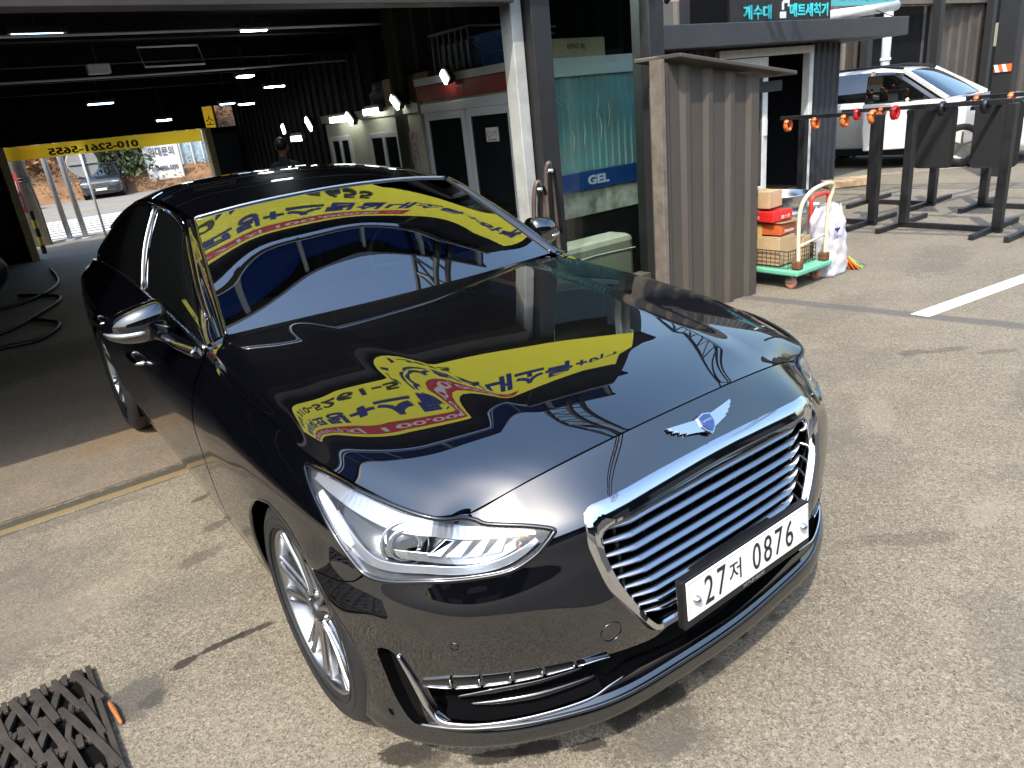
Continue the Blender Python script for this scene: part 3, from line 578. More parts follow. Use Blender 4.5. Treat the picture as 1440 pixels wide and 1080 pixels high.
def net_eval(N,s,v):
    s=np.asarray(s,float).ravel();v=np.asarray(v,float).ravel()
    A=bspl(N,s)              # (m,rows,3)
    n=N.shape[1];v=np.clip(v,0,n-1-1e-9);i=v.astype(int);t=(v-i)[:,None]
    m=np.arange(len(s));g=lambda k:A[m,np.clip(k,0,n-1)]
    a=g(i-1);b=g(i);c=g(i+1);d=g(i+2)
    a=np.where((i==0)[:,None],2*b-c,a);d=np.where((i==n-2)[:,None],2*c-b,d)
    return _cr(a,b,c,d,t)
def make_belt():
    B=np.array(BASE);n=len(B)
    T=np.gradient(B,axis=0);T[0]=[1,0];T[-1]=[-1,0]
    T/=np.linalg.norm(T,axis=1)[:,None]
    inw=np.stack([-T[:,1],T[:,0]],1)   # left normal of travel = inward
    ks=sorted(ROW);N=np.zeros((n,9,3))
    for i in range(n):
        hi=min(k for k in ks if k>=i);lo=max(k for k in ks if k<=i)
        f=0 if hi==lo else (i-lo)/(hi-lo)
        R=np.array(ROW[lo])*(1-f)+np.array(ROW[hi])*f
        for j in range(8):
            p=B[i]+inw[i]*R[j,0];N[i,j]=(max(p[0],0) if i not in(0,n-1) else 0,p[1],R[j,1])
        N[i,8]=TOP[i]
    return N
BELT=make_belt()
def belt(s,v): return net_eval(BELT,s,v)
HOOD=np.array([
[(0,.238,.89),(.2,.245,.884),(.4,.272,.86),(.50,.296,.838),(.59,.322,.814),(.655,.345,.793)],
[(0,.45,.925),(.22,.455,.921),(.45,.46,.908),(.60,.46,.888),(.70,.452,.860),(.775,.432,.820)],
[(0,.75,.955),(.24,.755,.952),(.48,.765,.942),(.66,.77,.926),(.79,.77,.906),(.856,.76,.868)],
[(0,1.05,.982),(.25,1.05,.980),(.5,1.06,.972),(.69,1.06,.958),(.810,1.055,.938),(.860,1.02,.895)],
[(0,1.33,1.003),(.26,1.335,1.001),(.52,1.35,.994),(.72,1.37,.982),(.828,1.36,.960),(.867,1.30,.913)],
[(0,1.585,1.018),(.27,1.595,1.017),(.53,1.63,1.012),(.72,1.67,1.003),(.825,1.655,.982),(.870,1.52,.928)]])
_HS=[0,1,2,2.7,3.35,4]
for _k,_p in enumerate(net_eval(BELT,_HS,[8]*6)): HOOD[0,_k]=_p
for _k,_p in enumerate(net_eval(BELT,[4,5.4,7.3,8.25,9.25,10.05],[8]*6)): HOOD[_k,5]=_p
def hood(w,t):
    P=net_eval(HOOD,w,t)
    y=P[:,1];xc=.40+.17*np.clip((y-.25)/1.4,0,1)
    a=np.clip((xc+.05-np.abs(P[:,0]))/.10,0,1);a=a*a*(3-2*a)
    P[:,2]+=.011*a*np.clip((y-.25)/.25,0,1)
    return P
WS=np.array([  # rows base->top, cols center->edge
[(0,1.60,1.020),(.27,1.612,1.020),(.53,1.645,1.018),(.775,1.70,1.010)],
[(0,1.84,1.165),(.25,1.850,1.162),(.49,1.875,1.152),(.727,1.925,1.140)],
[(0,2.06,1.297),(.235,2.07,1.292),(.46,2.09,1.279),(.68,2.135,1.259)],
[(0,2.29,1.413),(.22,2.295,1.408),(.43,2.31,1.395),(.632,2.345,1.370)]])
def ws(w,t): return net_eval(WS,w,t)
# =====================================================================
#  THE BLACK SEDAN
# =====================================================================
def _sym(N,axis):
    if axis==1: N=N.transpose(1,0,2)
    M=N[1:][::-1].copy(); M[...,0]*=-1; R=np.concatenate([M,N],0)
    return R.transpose(1,0,2) if axis==1 else R
BELTS=_sym(BELT,0); HOODS=_sym(HOOD,1); WSS=_sym(WS,1)
NB=len(BELT)-1
def fbelt(s,v): return net_eval(BELTS,np.asarray(s,float)+NB,v)
def fhood(w,t):
    P=net_eval(HOODS,w,np.asarray(t,float)+5); y=P[:,1]; xc=.40+.17*np.clip((y-.25)/1.4,0,1)
    a=np.clip((xc+.05-np.abs(P[:,0]))/.12,0,1);a=a*a*(3-2*a); P[:,2]+=.012*a*np.clip((y-.25)/.3,0,1); return P
def fws(w,t): return net_eval(WSS,w,np.asarray(t,float)+3)
ROOF=np.array([
[(0,2.29,1.413),(.22,2.295,1.408),(.43,2.31,1.395),(.632,2.345,1.370)],
[(0,2.65,1.466),(.22,2.65,1.461),(.44,2.66,1.446),(.628,2.68,1.414)],
[(0,3.05,1.492),(.22,3.05,1.487),(.44,3.05,1.470),(.622,3.02,1.432)],
[(0,3.5,1.484),(.22,3.5,1.479),(.44,3.5,1.460),(.625,3.48,1.412)],
[(0,3.95,1.425),(.22,3.94,1.420),(.44,3.92,1.400),(.652,3.88,1.325)],
[(0,4.28,1.30),(.23,4.27,1.297),(.46,4.24,1.28),(.70,4.20,1.205)],
[(0,4.68,1.10),(.25,4.66,1.10),(.5,4.62,1.085),(.732,4.56,1.052)],
[(0,5.11,.985),(.24,5.10,.985),(.46,5.05,.985),(.72,4.83,1.0)]])
ROOFS=_sym(ROOF,1)
def froof(w,t): return net_eval(ROOFS,w,np.asarray(t,float)+3)
GB=[(.848,1.66,.985),(.846,1.85,.995),(.842,2.07,1.005),(.837,2.28,1.014),(.829,2.62,1.028),(.82,2.88,1.037),(.805,3.4,1.047),(.80,3.95,1.05),(.795,4.35,1.042),(.725,4.80,1.0)]
GT=[(.805,1.695,1.005),(.772,1.92,1.135),(.722,2.13,1.252),(.668,2.345,1.358),(.642,2.68,1.408),(.634,3.0,1.424),(.636,3.48,1.405),(.664,3.88,1.32),(.708,4.21,1.20),(.735,4.58,1.05)]
GN=np.array([[b,tuple(np.array(b)*.5+np.array(t)*.5+np.array((.016,0,.004))),t] for b,t in zip(GB,GT)])
def fglass(u,w): return net_eval(GN,u,np.asarray(w,float)*2)
SGN=lambda fn,sg: (lambda a,b: fn(a,b)*np.array([sg,1,1]))
def ncalc(fn,A,B,flip=1,e=.02):
    A=np.asarray(A,float);B=np.asarray(B,float)
    n=np.cross(fn(A+e,B)-fn(A-e,B),fn(A,B+e)-fn(A,B-e)); l=np.linalg.norm(n,axis=1,keepdims=True); return flip*n/np.maximum(l,1e-12)
def crv(pts,n=8,closed=True):
    """Catmull-Rom through points"""
    P=np.array(pts,float);k=len(P);out=[]
    for i in range(k if closed else k-1):
        g=(lambda j:P[j%k]) if closed else (lambda j:P[min(max(j,0),k-1)])
        for q in range(n): out.append(_cr(g(i-1),g(i),g(i+1),g(i+2),q/n))
    if not closed: out.append(P[-1])
    return np.array(out)
def dens(pts,step,closed=True):
    P=[np.array(p,float) for p in pts];out=[]
    for i in range(len(P) if closed else len(P)-1):
        a,b=P[i],P[(i+1)%len(P)];m=max(1,int(math.ceil(np.linalg.norm(b-a)/step)))
        out+=[a+(b-a)*q/m for q in range(m)]
    if not closed: out.append(P[-1])
    return np.array(out)
def inpoly(P,poly):
    x,y=P[:,0],P[:,1];r=np.zeros(len(P),bool);j=len(poly)-1
    for i in range(len(poly)):
        xi,yi=poly[i];xj,yj=poly[j]
        c=((yi>y)!=(yj>y))&(x<(xj-xi)*(y-yi)/((yj-yi) if yj!=yi else 1e-12)+xi); r^=c; j=i
    return r
def panel(name,fn,outline,m,parent,holes=(),da=.12,db=.25,flip=1,skirt=.014,off=0,gap=.002,seg=None,smoothn=True):
    sc=np.array([1/da,1/db]); outs=[np.array(outline,float)]+[np.array(h,float) for h in holes]
    # shrink outline by gap (metric) towards the inside, grow holes
    res=[]
    for k,o in enumerate(outs):
        o=dens(o*sc,seg or .8)/sc
        if gap and k==0:
            e=1e-2
            Ja=np.linalg.norm(fn(o[:,0]+e,o[:,1])-fn(o[:,0]-e,o[:,1]),axis=1)/(2*e);Jb=np.linalg.norm(fn(o[:,0],o[:,1]+e)-fn(o[:,0],o[:,1]-e),axis=1)/(2*e)
            Ja=np.maximum(Ja,.01);Jb=np.maximum(Jb,.01)
            t=np.roll(o,-1,0)-np.roll(o,1,0); t=t*np.stack([Ja,Jb],1); nn=np.stack([-t[:,1],t[:,0]],1);nn/=np.linalg.norm(nn,axis=1,keepdims=True)+1e-9
            ar=np.sum(o[:,0]*np.roll(o[:,1],-1)-np.roll(o[:,0],-1)*o[:,1])
            o=o+np.sign(ar)*nn*gap/np.stack([Ja,Jb],1)
        res.append(o)
    lo,hi=res[0].min(0),res[0].max(0)
    ga=np.arange(lo[0]+da*.5,hi[0],da);gb=np.arange(lo[1]+db*.5,hi[1],db)
    G=np.stack(np.meshgrid(ga,gb,indexing='ij'),-1).reshape(-1,2)
    if len(G):
        k=inpoly(G,res[0])
        for h in res[1:]: k&=~inpoly(G,h)
        G=G[k]
        if len(G):
            allo=np.concatenate(res)*sc; d=np.min(np.linalg.norm((G*sc)[:,None]-allo[None],axis=2),axis=1) if len(G)*len(allo)<6e7 else np.ones(len(G)); G=G[d>.35]
    pts=[];edges=[]
    for o in res:
        s0=len(pts);pts+=[tuple(p) for p in o*sc];edges+=[(s0+i,s0+(i+1)%len(o)) for i in range(len(o))]
    pts+=[tuple(p) for p in G*sc]
    vo,eo,fo,*_=delaunay_2d_cdt([Vector(p) for p in pts],edges,[],0,1e-5)
    Q=np.array([(p.x,p.y) for p in vo])/sc; T=np.array([list(f) for f in fo])
    C=Q[T].mean(1); k=inpoly(C,res[0])
    for h in res[1:]: k&=~inpoly(C,h)
    T=T[k]; P=fn(Q[:,0],Q[:,1]); N=ncalc(fn,Q[:,0],Q[:,1],flip)
    P=P+N*off
    fnm=np.cross(P[T[:,1]]-P[T[:,0]],P[T[:,2]]-P[T[:,0]]); w=np.einsum('ij,ij->i',fnm,N[T].mean(1))<0; T[w]=T[w][:,::-1]
    V=list(P);NN=list(N);F=[tuple(t) for t in T]
    if skirt:
        cnt={}
        for t in F:
            for i in range(3):
                a,b=t[i],t[(i+1)%3]; cnt[(a,b)]=1
        bd=[(a,b) for (a,b) in cnt if (b,a) not in cnt]
        mp={};mp2={}
        for a,b in bd:
            e=P[b]-P[a]; nn=np.cross(e,(N[a]+N[b])/2); nn/=np.linalg.norm(nn)+1e-9
            i=len(V)
            V+=[P[a],P[b],P[b]-N[b]*skirt,P[a]-N[a]*skirt];NN+=[nn]*4;F.append((i,i+3,i+2,i+1))
    return mk(name,V,F,m,parent,smooth=True,normals=NN)
def invtab(fn,ar,br,cols,na=500,nb=240):
    A,B=np.meshgrid(np.linspace(*ar,na),np.linspace(*br,nb),indexing='ij');A=A.ravel();B=B.ravel();P=fn(A,B)[:,cols]
    def inv(x,y):
        k=np.argmin((P[:,0]-x)**2+(P[:,1]-y)**2); return A[k],B[k]
    return inv
inv_xz=invtab(fbelt,(0,6.5),(0,8),[0,2]); inv_fa=invtab(fbelt,(5.4,11.4),(0,8),[1,2]); inv_ra=invtab(fbelt,(13.3,17.6),(0,8),[1,2])
CAR=thing('sedan','glossy black sedan with a wide chrome grille, parked half out of the garage','car',(0,2.6,0))
HL=[(7.43,7.78),(6.98,7.97),(6.4,7.98),(5.62,7.98),(4.82,7.97),(4.25,7.95),(3.92,7.80),(3.70,7.60),(3.05,7.24),(2.75,7.03),(2.80,6.90),(2.92,6.72),(3.12,6.4),(3.48,6.12),(4.12,6.12),(4.9,6.12),(5.52,6.08),(6.0,6.13),(6.28,6.43),(6.6,6.8),(6.88,7.08),(7.14,7.3),(7.4,7.58)]
HLc=crv(HL,5)
# grille outline, front view (x,z)
GRO=[(.0,.800),(.2,.797),(.40,.787),(.437,.781),(.455,.768),(.463,.745),(.464,.70),(.456,.65),(.444,.60),(.425,.555),(.365,.460),(.325,.405),(.305,.390),(.28,.384),(.15,.384),(0,.384)]
def symxz(L): return L+[(-x,z) for x,z in L[::-1] if abs(x)>1e-6]
def grille_loop(L,n=3): return crv(symxz(L),n)
def xz2sv(P):
    out=[]
    for x,z in P:
        s,v=inv_xz(abs(x),z); out.append((s if x>=0 else -s,v))
    return np.array(out)
INTK=[(5.28,3.56),(4.82,3.45),(3.9,3.5),(2.95,3.55),(2.3,3.62),(1.75,3.55),(1.30,3.48),(.9,3.62),(0,3.66)]
INTB=[(0,2.75),(.8,2.8),(1.55,2.92),(1.85,2.86),(2.1,2.8),(2.48,2.62),(3.3,2.5),(4.15,2.43),(4.8,2.5),(5.08,2.85)]
INT=crv(INTK+[(-a,b) for a,b in INTK[:-1][::-1]],3,False).tolist()[:-1]+[(-5.28,3.56)]
_bot=[(-a,b) for a,b in INTB[::-1]]+INTB[1:]
INTPOLY=np.array(INT+_bot)
VENT=[(6.08,3.98),(5.75,3.98),(5.52,3.38),(5.36,2.58),(5.24,2.26),(5.43,2.24),(5.62,2.36),(5.88,2.95),(6.03,3.53)]
FBS=[(7.35,5.35),(7.28,5.28),(6.93,5.4),(6.52,5.52),(6.25,5.72),(6.02,6.1)]
ARC=(.918,.335,.368)
def arc_sv(inv,cy,cz,r,a0,a1,n):
    return [inv(cy+r*math.cos(math.radians(a)),cz+r*math.sin(math.radians(a))) for a in np.linspace(a0,a1,n)]
# front bumper: front of arch from bottom to the seam; angles: 180=front
a_seam=180-math.degrees(math.asin((.626-ARC[1])/ARC[2]))
fa=arc_sv(inv_fa,*ARC,207,a_seam,16)
hl_bot=[(3.4,6.14),(3.1,6.42),(2.92,6.74),(2.78,6.96),(2.74,7.04),(3.05,7.26),(3.70,7.63),(3.95,7.84),(4.0,8.0)]
hl_under=[(6.0,6.10),(5.52,6.05),(4.9,6.09),(4.12,6.09)]
side=[(fa[0][0]-.5,.15),(fa[0][0]-.12,.7)]+fa+FBS[1:]+hl_under+hl_bot
outl=side+[(-a,b) for a,b in side[::-1]]
gr_hole=xz2sv(grille_loop([(x*.985,.385+(z-.385)*.985+.003) for x,z in GRO],2))
panel('front_bumper',fbelt,outl,M_PAINT,CAR,holes=[gr_hole,INTPOLY,crv(VENT,3),crv([(-a,b) for a,b in VENT],3)],da=.10,db=.14,gap=.0012)
def side_objs(sg):
    fs=lambda a,b: fbelt(np.asarray(a)*1.0,b)*np.array([sg,1,1])
    # fender
    fb=arc_sv(inv_fa,*ARC,a_seam,-14,26)
    hlr=[(6.02,6.14),(6.28,6.43),(6.6,6.8),(6.88,7.08),(7.14,7.3),(7.42,7.58),(7.46,7.74),(7.2,7.95),(7.0,8)]
    fo=FBS[:1]+fb+[(fb[-1][0]+.02,2.25),(11.08,2.25),(11.1,4.5),(11.12,6.9),(11.06,7.4),(11.04,8)]+[(9,8),(8,8)]+hlr[::-1]+FBS[1:-1][::-1]
    panel('fender',fs,fo,M_PAINT,CAR,da=.10,db=.2,flip=sg)
    panel('front_door',fs,[(11.1,2.25),(12.9,2.25),(12.9,8),(11.08,8),(11.14,6.9),(11.12,4.5)],M_PAINT,CAR,da=.1,db=.25,flip=sg)
    ra=arc_sv(inv_ra,4.03,.345,.372,173,7,30)
    d2=[(12.9,2.25),(14.0,2.25),(14.05,5.6),(14.5,7.0),(14.55,8),(12.9,8)]
    rd=panel('rear_door',fs,d2,M_PAINT,CAR,da=.12,db=.25,flip=sg)
    q=[(14.0,2.25),(ra[0][0],2.25)]+ra+[(ra[-1][0],0),(20,0),(20,8),(14.55,8),(14.5,7.0),(14.05,5.6)]
    panel('rear_quarter',fs,q,M_PAINT,CAR,da=.14,db=.25,flip=sg)
    panel('side_sill',fs,[(9.3,.2),(14.1,.2),(14.1,2.22),(9.15,2.22)],M_PAINT,CAR,da=.2,db=.2,flip=sg)
    # greenhouse
    gs=lambda a,b: fglass(a,b)*np.array([sg,1,1])
    g1=crv([(.55,.10),(1.0,.11),(2.0,.10),(3.0,.09),(4.6,.07),(4.68,.5),(4.70,.93),(3.9,.935),(3.2,.93),(2.6,.91),(1.6,.86),(.8,.70),(.55,.40)],3)
    g2=crv([(5.12,.07),(6.0,.07),(7.1,.08),(7.75,.12),(7.8,.30),(7.5,.75),(7.2,.92),(6.2,.935),(5.2,.93),(5.15,.5)],3)
    panel('window_surround',gs,[(0.02,.0),(9,.0),(9,1),(0.02,1)],M_PAINT,CAR,holes=[g1,g2],da=.1,db=.05,flip=sg)
    panel('side_window',gs,g1,M_TINT,CAR,da=.15,db=.07,flip=sg,off=-.004,skirt=0,gap=0)
    panel('side_window',gs,g2,M_TINT,CAR,da=.15,db=.07,flip=sg,off=-.004,skirt=0,gap=0)
    bp=MB(); 
    P=[fglass([4.86+.05*math.sin(x*3)],[x])[0]*np.array([sg,1,1])+np.array([.004*sg,0,0]) for x in np.linspace(.03,.95,10)]
    bp.tube(P,.022,6,squash=.35,up=(1,0,0)); bp.build('pillar_chrome_strip',M_CHROME2,CAR,smooth=True)
    bp=MB(); P=[fglass([x],[.02])[0]*np.array([sg,1,1])+np.array([.003*sg,0,0]) for x in np.linspace(.2,7.3,40)]
    bp.tube(P,.007,6); bp.build('belt_moulding',M_CHROME2,CAR,smooth=True)
    bp=MB(); P=[fglass([x],[.965])[0]*np.array([sg,1,1])+np.array([.003*sg,0,0]) for x in np.linspace(.5,7.6,50)]
    bp.tube(P,.006,6); bp.build('roof_moulding',M_GBLK,CAR,smooth=True)
    # A pillar strip between windscreen and side frame
    V=[];N=40
    for i in range(N):
        u=i/(N-1)*3; a=fws([min(u,2.999)],[3])[0]; b=fglass([u],[1.0])[0]
        for k in range(5):
            q=k/4; p=a*(1-q)+b*q; p=p+np.array([.5,-.3,.55])*.016*math.sin(math.pi*q); V.append(p*np.array([sg,1,1]))
    F=[(i*5+k,i*5+k+1,(i+1)*5+k+1,(i+1)*5+k) for i in range(N-1) for k in range(4)]
    if sg>0: F=[f[::-1] for f in F]
    mk('windscreen_pillar',V,F,M_PAINT,CAR,smooth=True)
    # cowl corner
    tr=[(.868,1.505,.931),(.862,1.58,.955),(.849,1.655,.984),(.812,1.688,1.004),(.78,1.70,1.010),(.79,1.685,.997),(.83,1.62,.972)]
    V=[np.array(p)*np.array([sg,1,1]) for p in tr]; mk('cowl_corner',V,[(0,1,6),(1,2,6),(2,3,5),(2,5,6),(3,4,5)] if sg<0 else [(6,1,0),(6,2,1),(5,3,2),(6,5,2),(5,4,3)],M_PAINT,CAR)
    # arch lips
    for inv,cy,fl in ((inv_fa,ARC[0],'front'),(inv_ra,4.03,'rear')):
        P=[fbelt([a],[b])[0]*np.array([sg,1,1]) for a,b in arc_sv(inv,*((ARC if fl=='front' else (4.03,.345,.372))),205 if fl=='front' else 178,-14 if fl=='front' else 2,40)]
        P=crv(P,2,False); b=MB(); b.tube([p-np.array([.006*sg,0,0]) for p in P],.008,6); b.build('wheel_arch_lip',M_PAINT,CAR,smooth=True)
        b=MB(); V=[]; wx=(sg*.90,sg*.66) if fl=='rear' else (sg*.85,sg*.66)
        AA=np.linspace(math.radians(-28),math.radians(208),40)
        for a_ in AA:
            for x_,r_ in ((wx[0],.40),(wx[1],.40),(wx[1],.02)): V.append((x_,cy+r_*math.cos(a_),.36+r_*math.sin(a_)))
        b.add(V,[(i*3+j,i*3+j+1,(i+1)*3+j+1,(i+1)*3+j) for i in range(39) for j in range(2)]); b.build('wheel_well',M_VOID,CAR,smooth=True,fix=False)
    # handles
    for y,z in ((2.60,.792),(3.55,.815)):
        s,v=(inv_fa(y,z) if y<2 else invtab(fbelt,(11,15),(5,8),[1,2],80,60)(y,z)); p=fbelt([s],[v])[0]
        b=MB(); P=[(sg*(p[0]+d),y+dy,z+dz) for d,dy,dz in ((.0,-.12,0),(.028,-.10,.002),(.034,-.04,.004),(.034,.05,.004),(.026,.10,.002),(0,.115,0))]
        b.tube(crv(P,4,False),.014,8,squash=.7); b.build('door_handle',M_CHROME,CAR,smooth=True)
    # mirror
    st=[(.885,2.035,1.060,.02,.03),(.893,2.035,1.060,.055,.062),(.915,2.03,1.062,.068,.074),(.96,2.025,1.060,.072,.072),(1.01,2.03,1.055,.068,.066),(1.055,2.045,1.050,.056,.054),(1.09,2.07,1.047,.036,.036),(1.108,2.09,1.046,.016,.018),(1.112,2.095,1.046,.004,.005)]
    S2=crv(st,4,False);V=[];n=28
    for x,y,z,dy,dz in S2:
        for k in range(n):
            a=2*math.pi*k/n; c,s=math.cos(a),math.sin(a); p=.8; cy=math.copysign(abs(c)**p,c);sz=math.copysign(abs(s)**p,s)
            V.append((sg*x,y+dy*(cy if cy<0 else cy*.75),z+dz*sz))
    k=len(S2);F=[(i*n+j,i*n+(j+1)%n,(i+1)*n+(j+1)%n,(i+1)*n+j) for i in range(k-1) for j in range(n)]+[tuple(range(n)),tuple((k-1)*n+j for j in range(n))[::-1]]
    if sg<0: F=[f[::-1] for f in F]
    mir=mk('wing_mirror',V,F,M_PAINT,CAR,smooth=True)
    b=MB(); P=[]
    for x in np.linspace(.985,1.106,12):
        r=[np.interp(x,[q[0] for q in st],[q[i] for q in st]) for i in range(5)]
        P.append((sg*x,r[1]-r[3]*1.0,r[2]-r[4]*.32))
    b.tube(P,[.005]+[.0085]*9+[.006,.003],8); b.build('turn_signal',M_LAMPW,mir,smooth=True)
    b=MB(); b.add(*_mirror_glass(sg)); b.build('mirror_glass',M_CHROME,mir)
    b=MB(); b.tube(crv([(sg*.845,1.80,.955),(sg*.885,1.86,.975),(sg*.915,1.95,1.0),(sg*.94,2.02,1.01)],4,False),[.05,.046,.042,.038,.036,.034,.032,.032,.032,.034,.036,.038,.04][:13],10,squash=.5); b.build('mirror_arm',M_PAINT,mir,smooth=True)
    b=MB(); b.prism([(1.66,.99),(2.0,1.0),(1.98,1.12)],lambda y,z:(sg*.83,y,z),lambda y,z:(sg*.815,y,z)); b.build('mirror_patch',M_GBLK,CAR)
def _mirror_glass(sg):
    V=[(sg*(.99+.085*math.cos(a)),2.078+.01*math.cos(a),1.055+.052*math.sin(a)) for a in np.linspace(0,2*math.pi,20,endpoint=False)]
    return V,[tuple(range(20))]
for sg in (-1,1): side_objs(sg)
# ---- hood ----
_h=[(0,0),(0,1.5),(0,3),(0,4),(0,5),(1,5),(2,5),(3,5),(4,5),(4.55,5),(4.95,4.98),(5,4.4),(5,4),(5,3),(5,1.5),(5,0)]
hb=[(w,-t) for w,t in _h[1:][::-1]]+_h[:1]+_h[1:-1]
hb=[(w,-t) for w,t in _h[::-1]]+_h[1:-1]
panel('bonnet',fhood,hb,M_PAINT,CAR,da=.05,db=.06,flip=-1,gap=.0012)
# ---- windscreen, roof, rear ----
wo_=[(.02,-2.97),(.02,2.97),(2.97,2.97),(2.97,-2.97)]
panel('windscreen',fws,wo_,M_WSG,CAR,da=.1,db=.1,flip=-1,skirt=0,gap=0)
b=MB()
b.tube([fws([2.985],[t])[0]+np.array([0,.004,.004]) for t in np.linspace(-2.95,2.95,40)],.008,6); b.build('windscreen_top_trim',M_CHROME2,CAR,smooth=True)
for sg in (-1,1): b=MB(); b.tube([fws([w],[2.97*sg])[0]+np.array([0,-.002,.002]) for w in np.linspace(.02,2.97,40)],.006,6); b.build('windscreen_seal',M_GBLK,CAR,smooth=True)
panel('roof_panel',froof,[(0.02,-3),(0.02,3),(4,3),(4,-3)],M_PAINT,CAR,da=.1,db=.1,flip=-1)
panel('rear_window',froof,[(4.03,-2.85),(4.03,2.85),(5.9,2.85),(5.9,-2.85)],M_TINT,CAR,da=.15,db=.15,flip=-1,gap=0,skirt=0)
panel('boot_lid',froof,[(5.93,-3),(5.93,3),(7,3),(7,-3)],M_PAINT,CAR,da=.15,db=.15,flip=-1)
b=MB()
for sg in (-1,1):
    V=[fbelt([s],[8])[0]*np.array([sg,1,1]) for s in np.linspace(16.5,20,20)]
b.b2((-.80,1.58,.955),(.80,1.69,.985)); b.build('cowl_panel',M_BLK,CAR)
# ---- interior ----
b=MB(); V=[]
for x in np.linspace(-.78,.78,20):
    for y,z in ((1.70,.965),(1.9,1.0),(2.15,1.01),(2.32,.95),(2.36,.70)): V.append((x,y+.06*(x/.78)**2,z))
b.add(V,[(i*5+j,i*5+j+1,(i+1)*5+j+1,(i+1)*5+j) for i in range(19) for j in range(4)]); b.build('dashboard',M_BLK,CAR,smooth=True)
b=MB(); cx,cy,cz=.40,2.50,.98
P=[(cx+.185*math.cos(a),cy+.185*math.sin(a)*.35,cz+.185*math.sin(a)) for a in np.linspace(0,2*math.pi,32,endpoint=False)]
b.tube(P,.016,8,closed=True); b.tube([(cx-.18,cy,cz),(cx,cy-.04,cz-.02),(cx+.18,cy,cz)],.018,6); b.build('steering_wheel',M_BLK,CAR,smooth=True)
for sx in (-.40,.40):
    b=MB(); b.box((sx,2.9,.62),(.52,.52,.16)); b.box((sx,3.18,.92),(.5,.14,.62),rz=0); b.box((sx,3.2,1.27),(.27,.10,.18)); b.build('front_seat',M_BLK,CAR,bevel=.05)
b=MB(); b.box((0,4.0,.85),(1.3,.2,.7)); b.b2((-.8,1.7,.25),(.8,4.6,.30)); b.build('cabin_floor',M_BLK,CAR)
b=MB(); b.b2((-.60,.45,.22),(.60,1.66,.70)); b.b2((-.86,1.30,.22),(.86,3.62,.42)); b.b2((-.78,4.45,.3),(.78,4.95,.9)); b.b2((-.6,.30,.30),(.6,.46,.60)); b.build('underbody',M_VOID,CAR)
b=MB(); b.box((0,2.34,1.345),(.22,.03,.075)); b.bar((0,2.32,1.36),(0,2.30,1.40),.03); b.build('rear_view_mirror',M_BLK,CAR,bevel=.01)
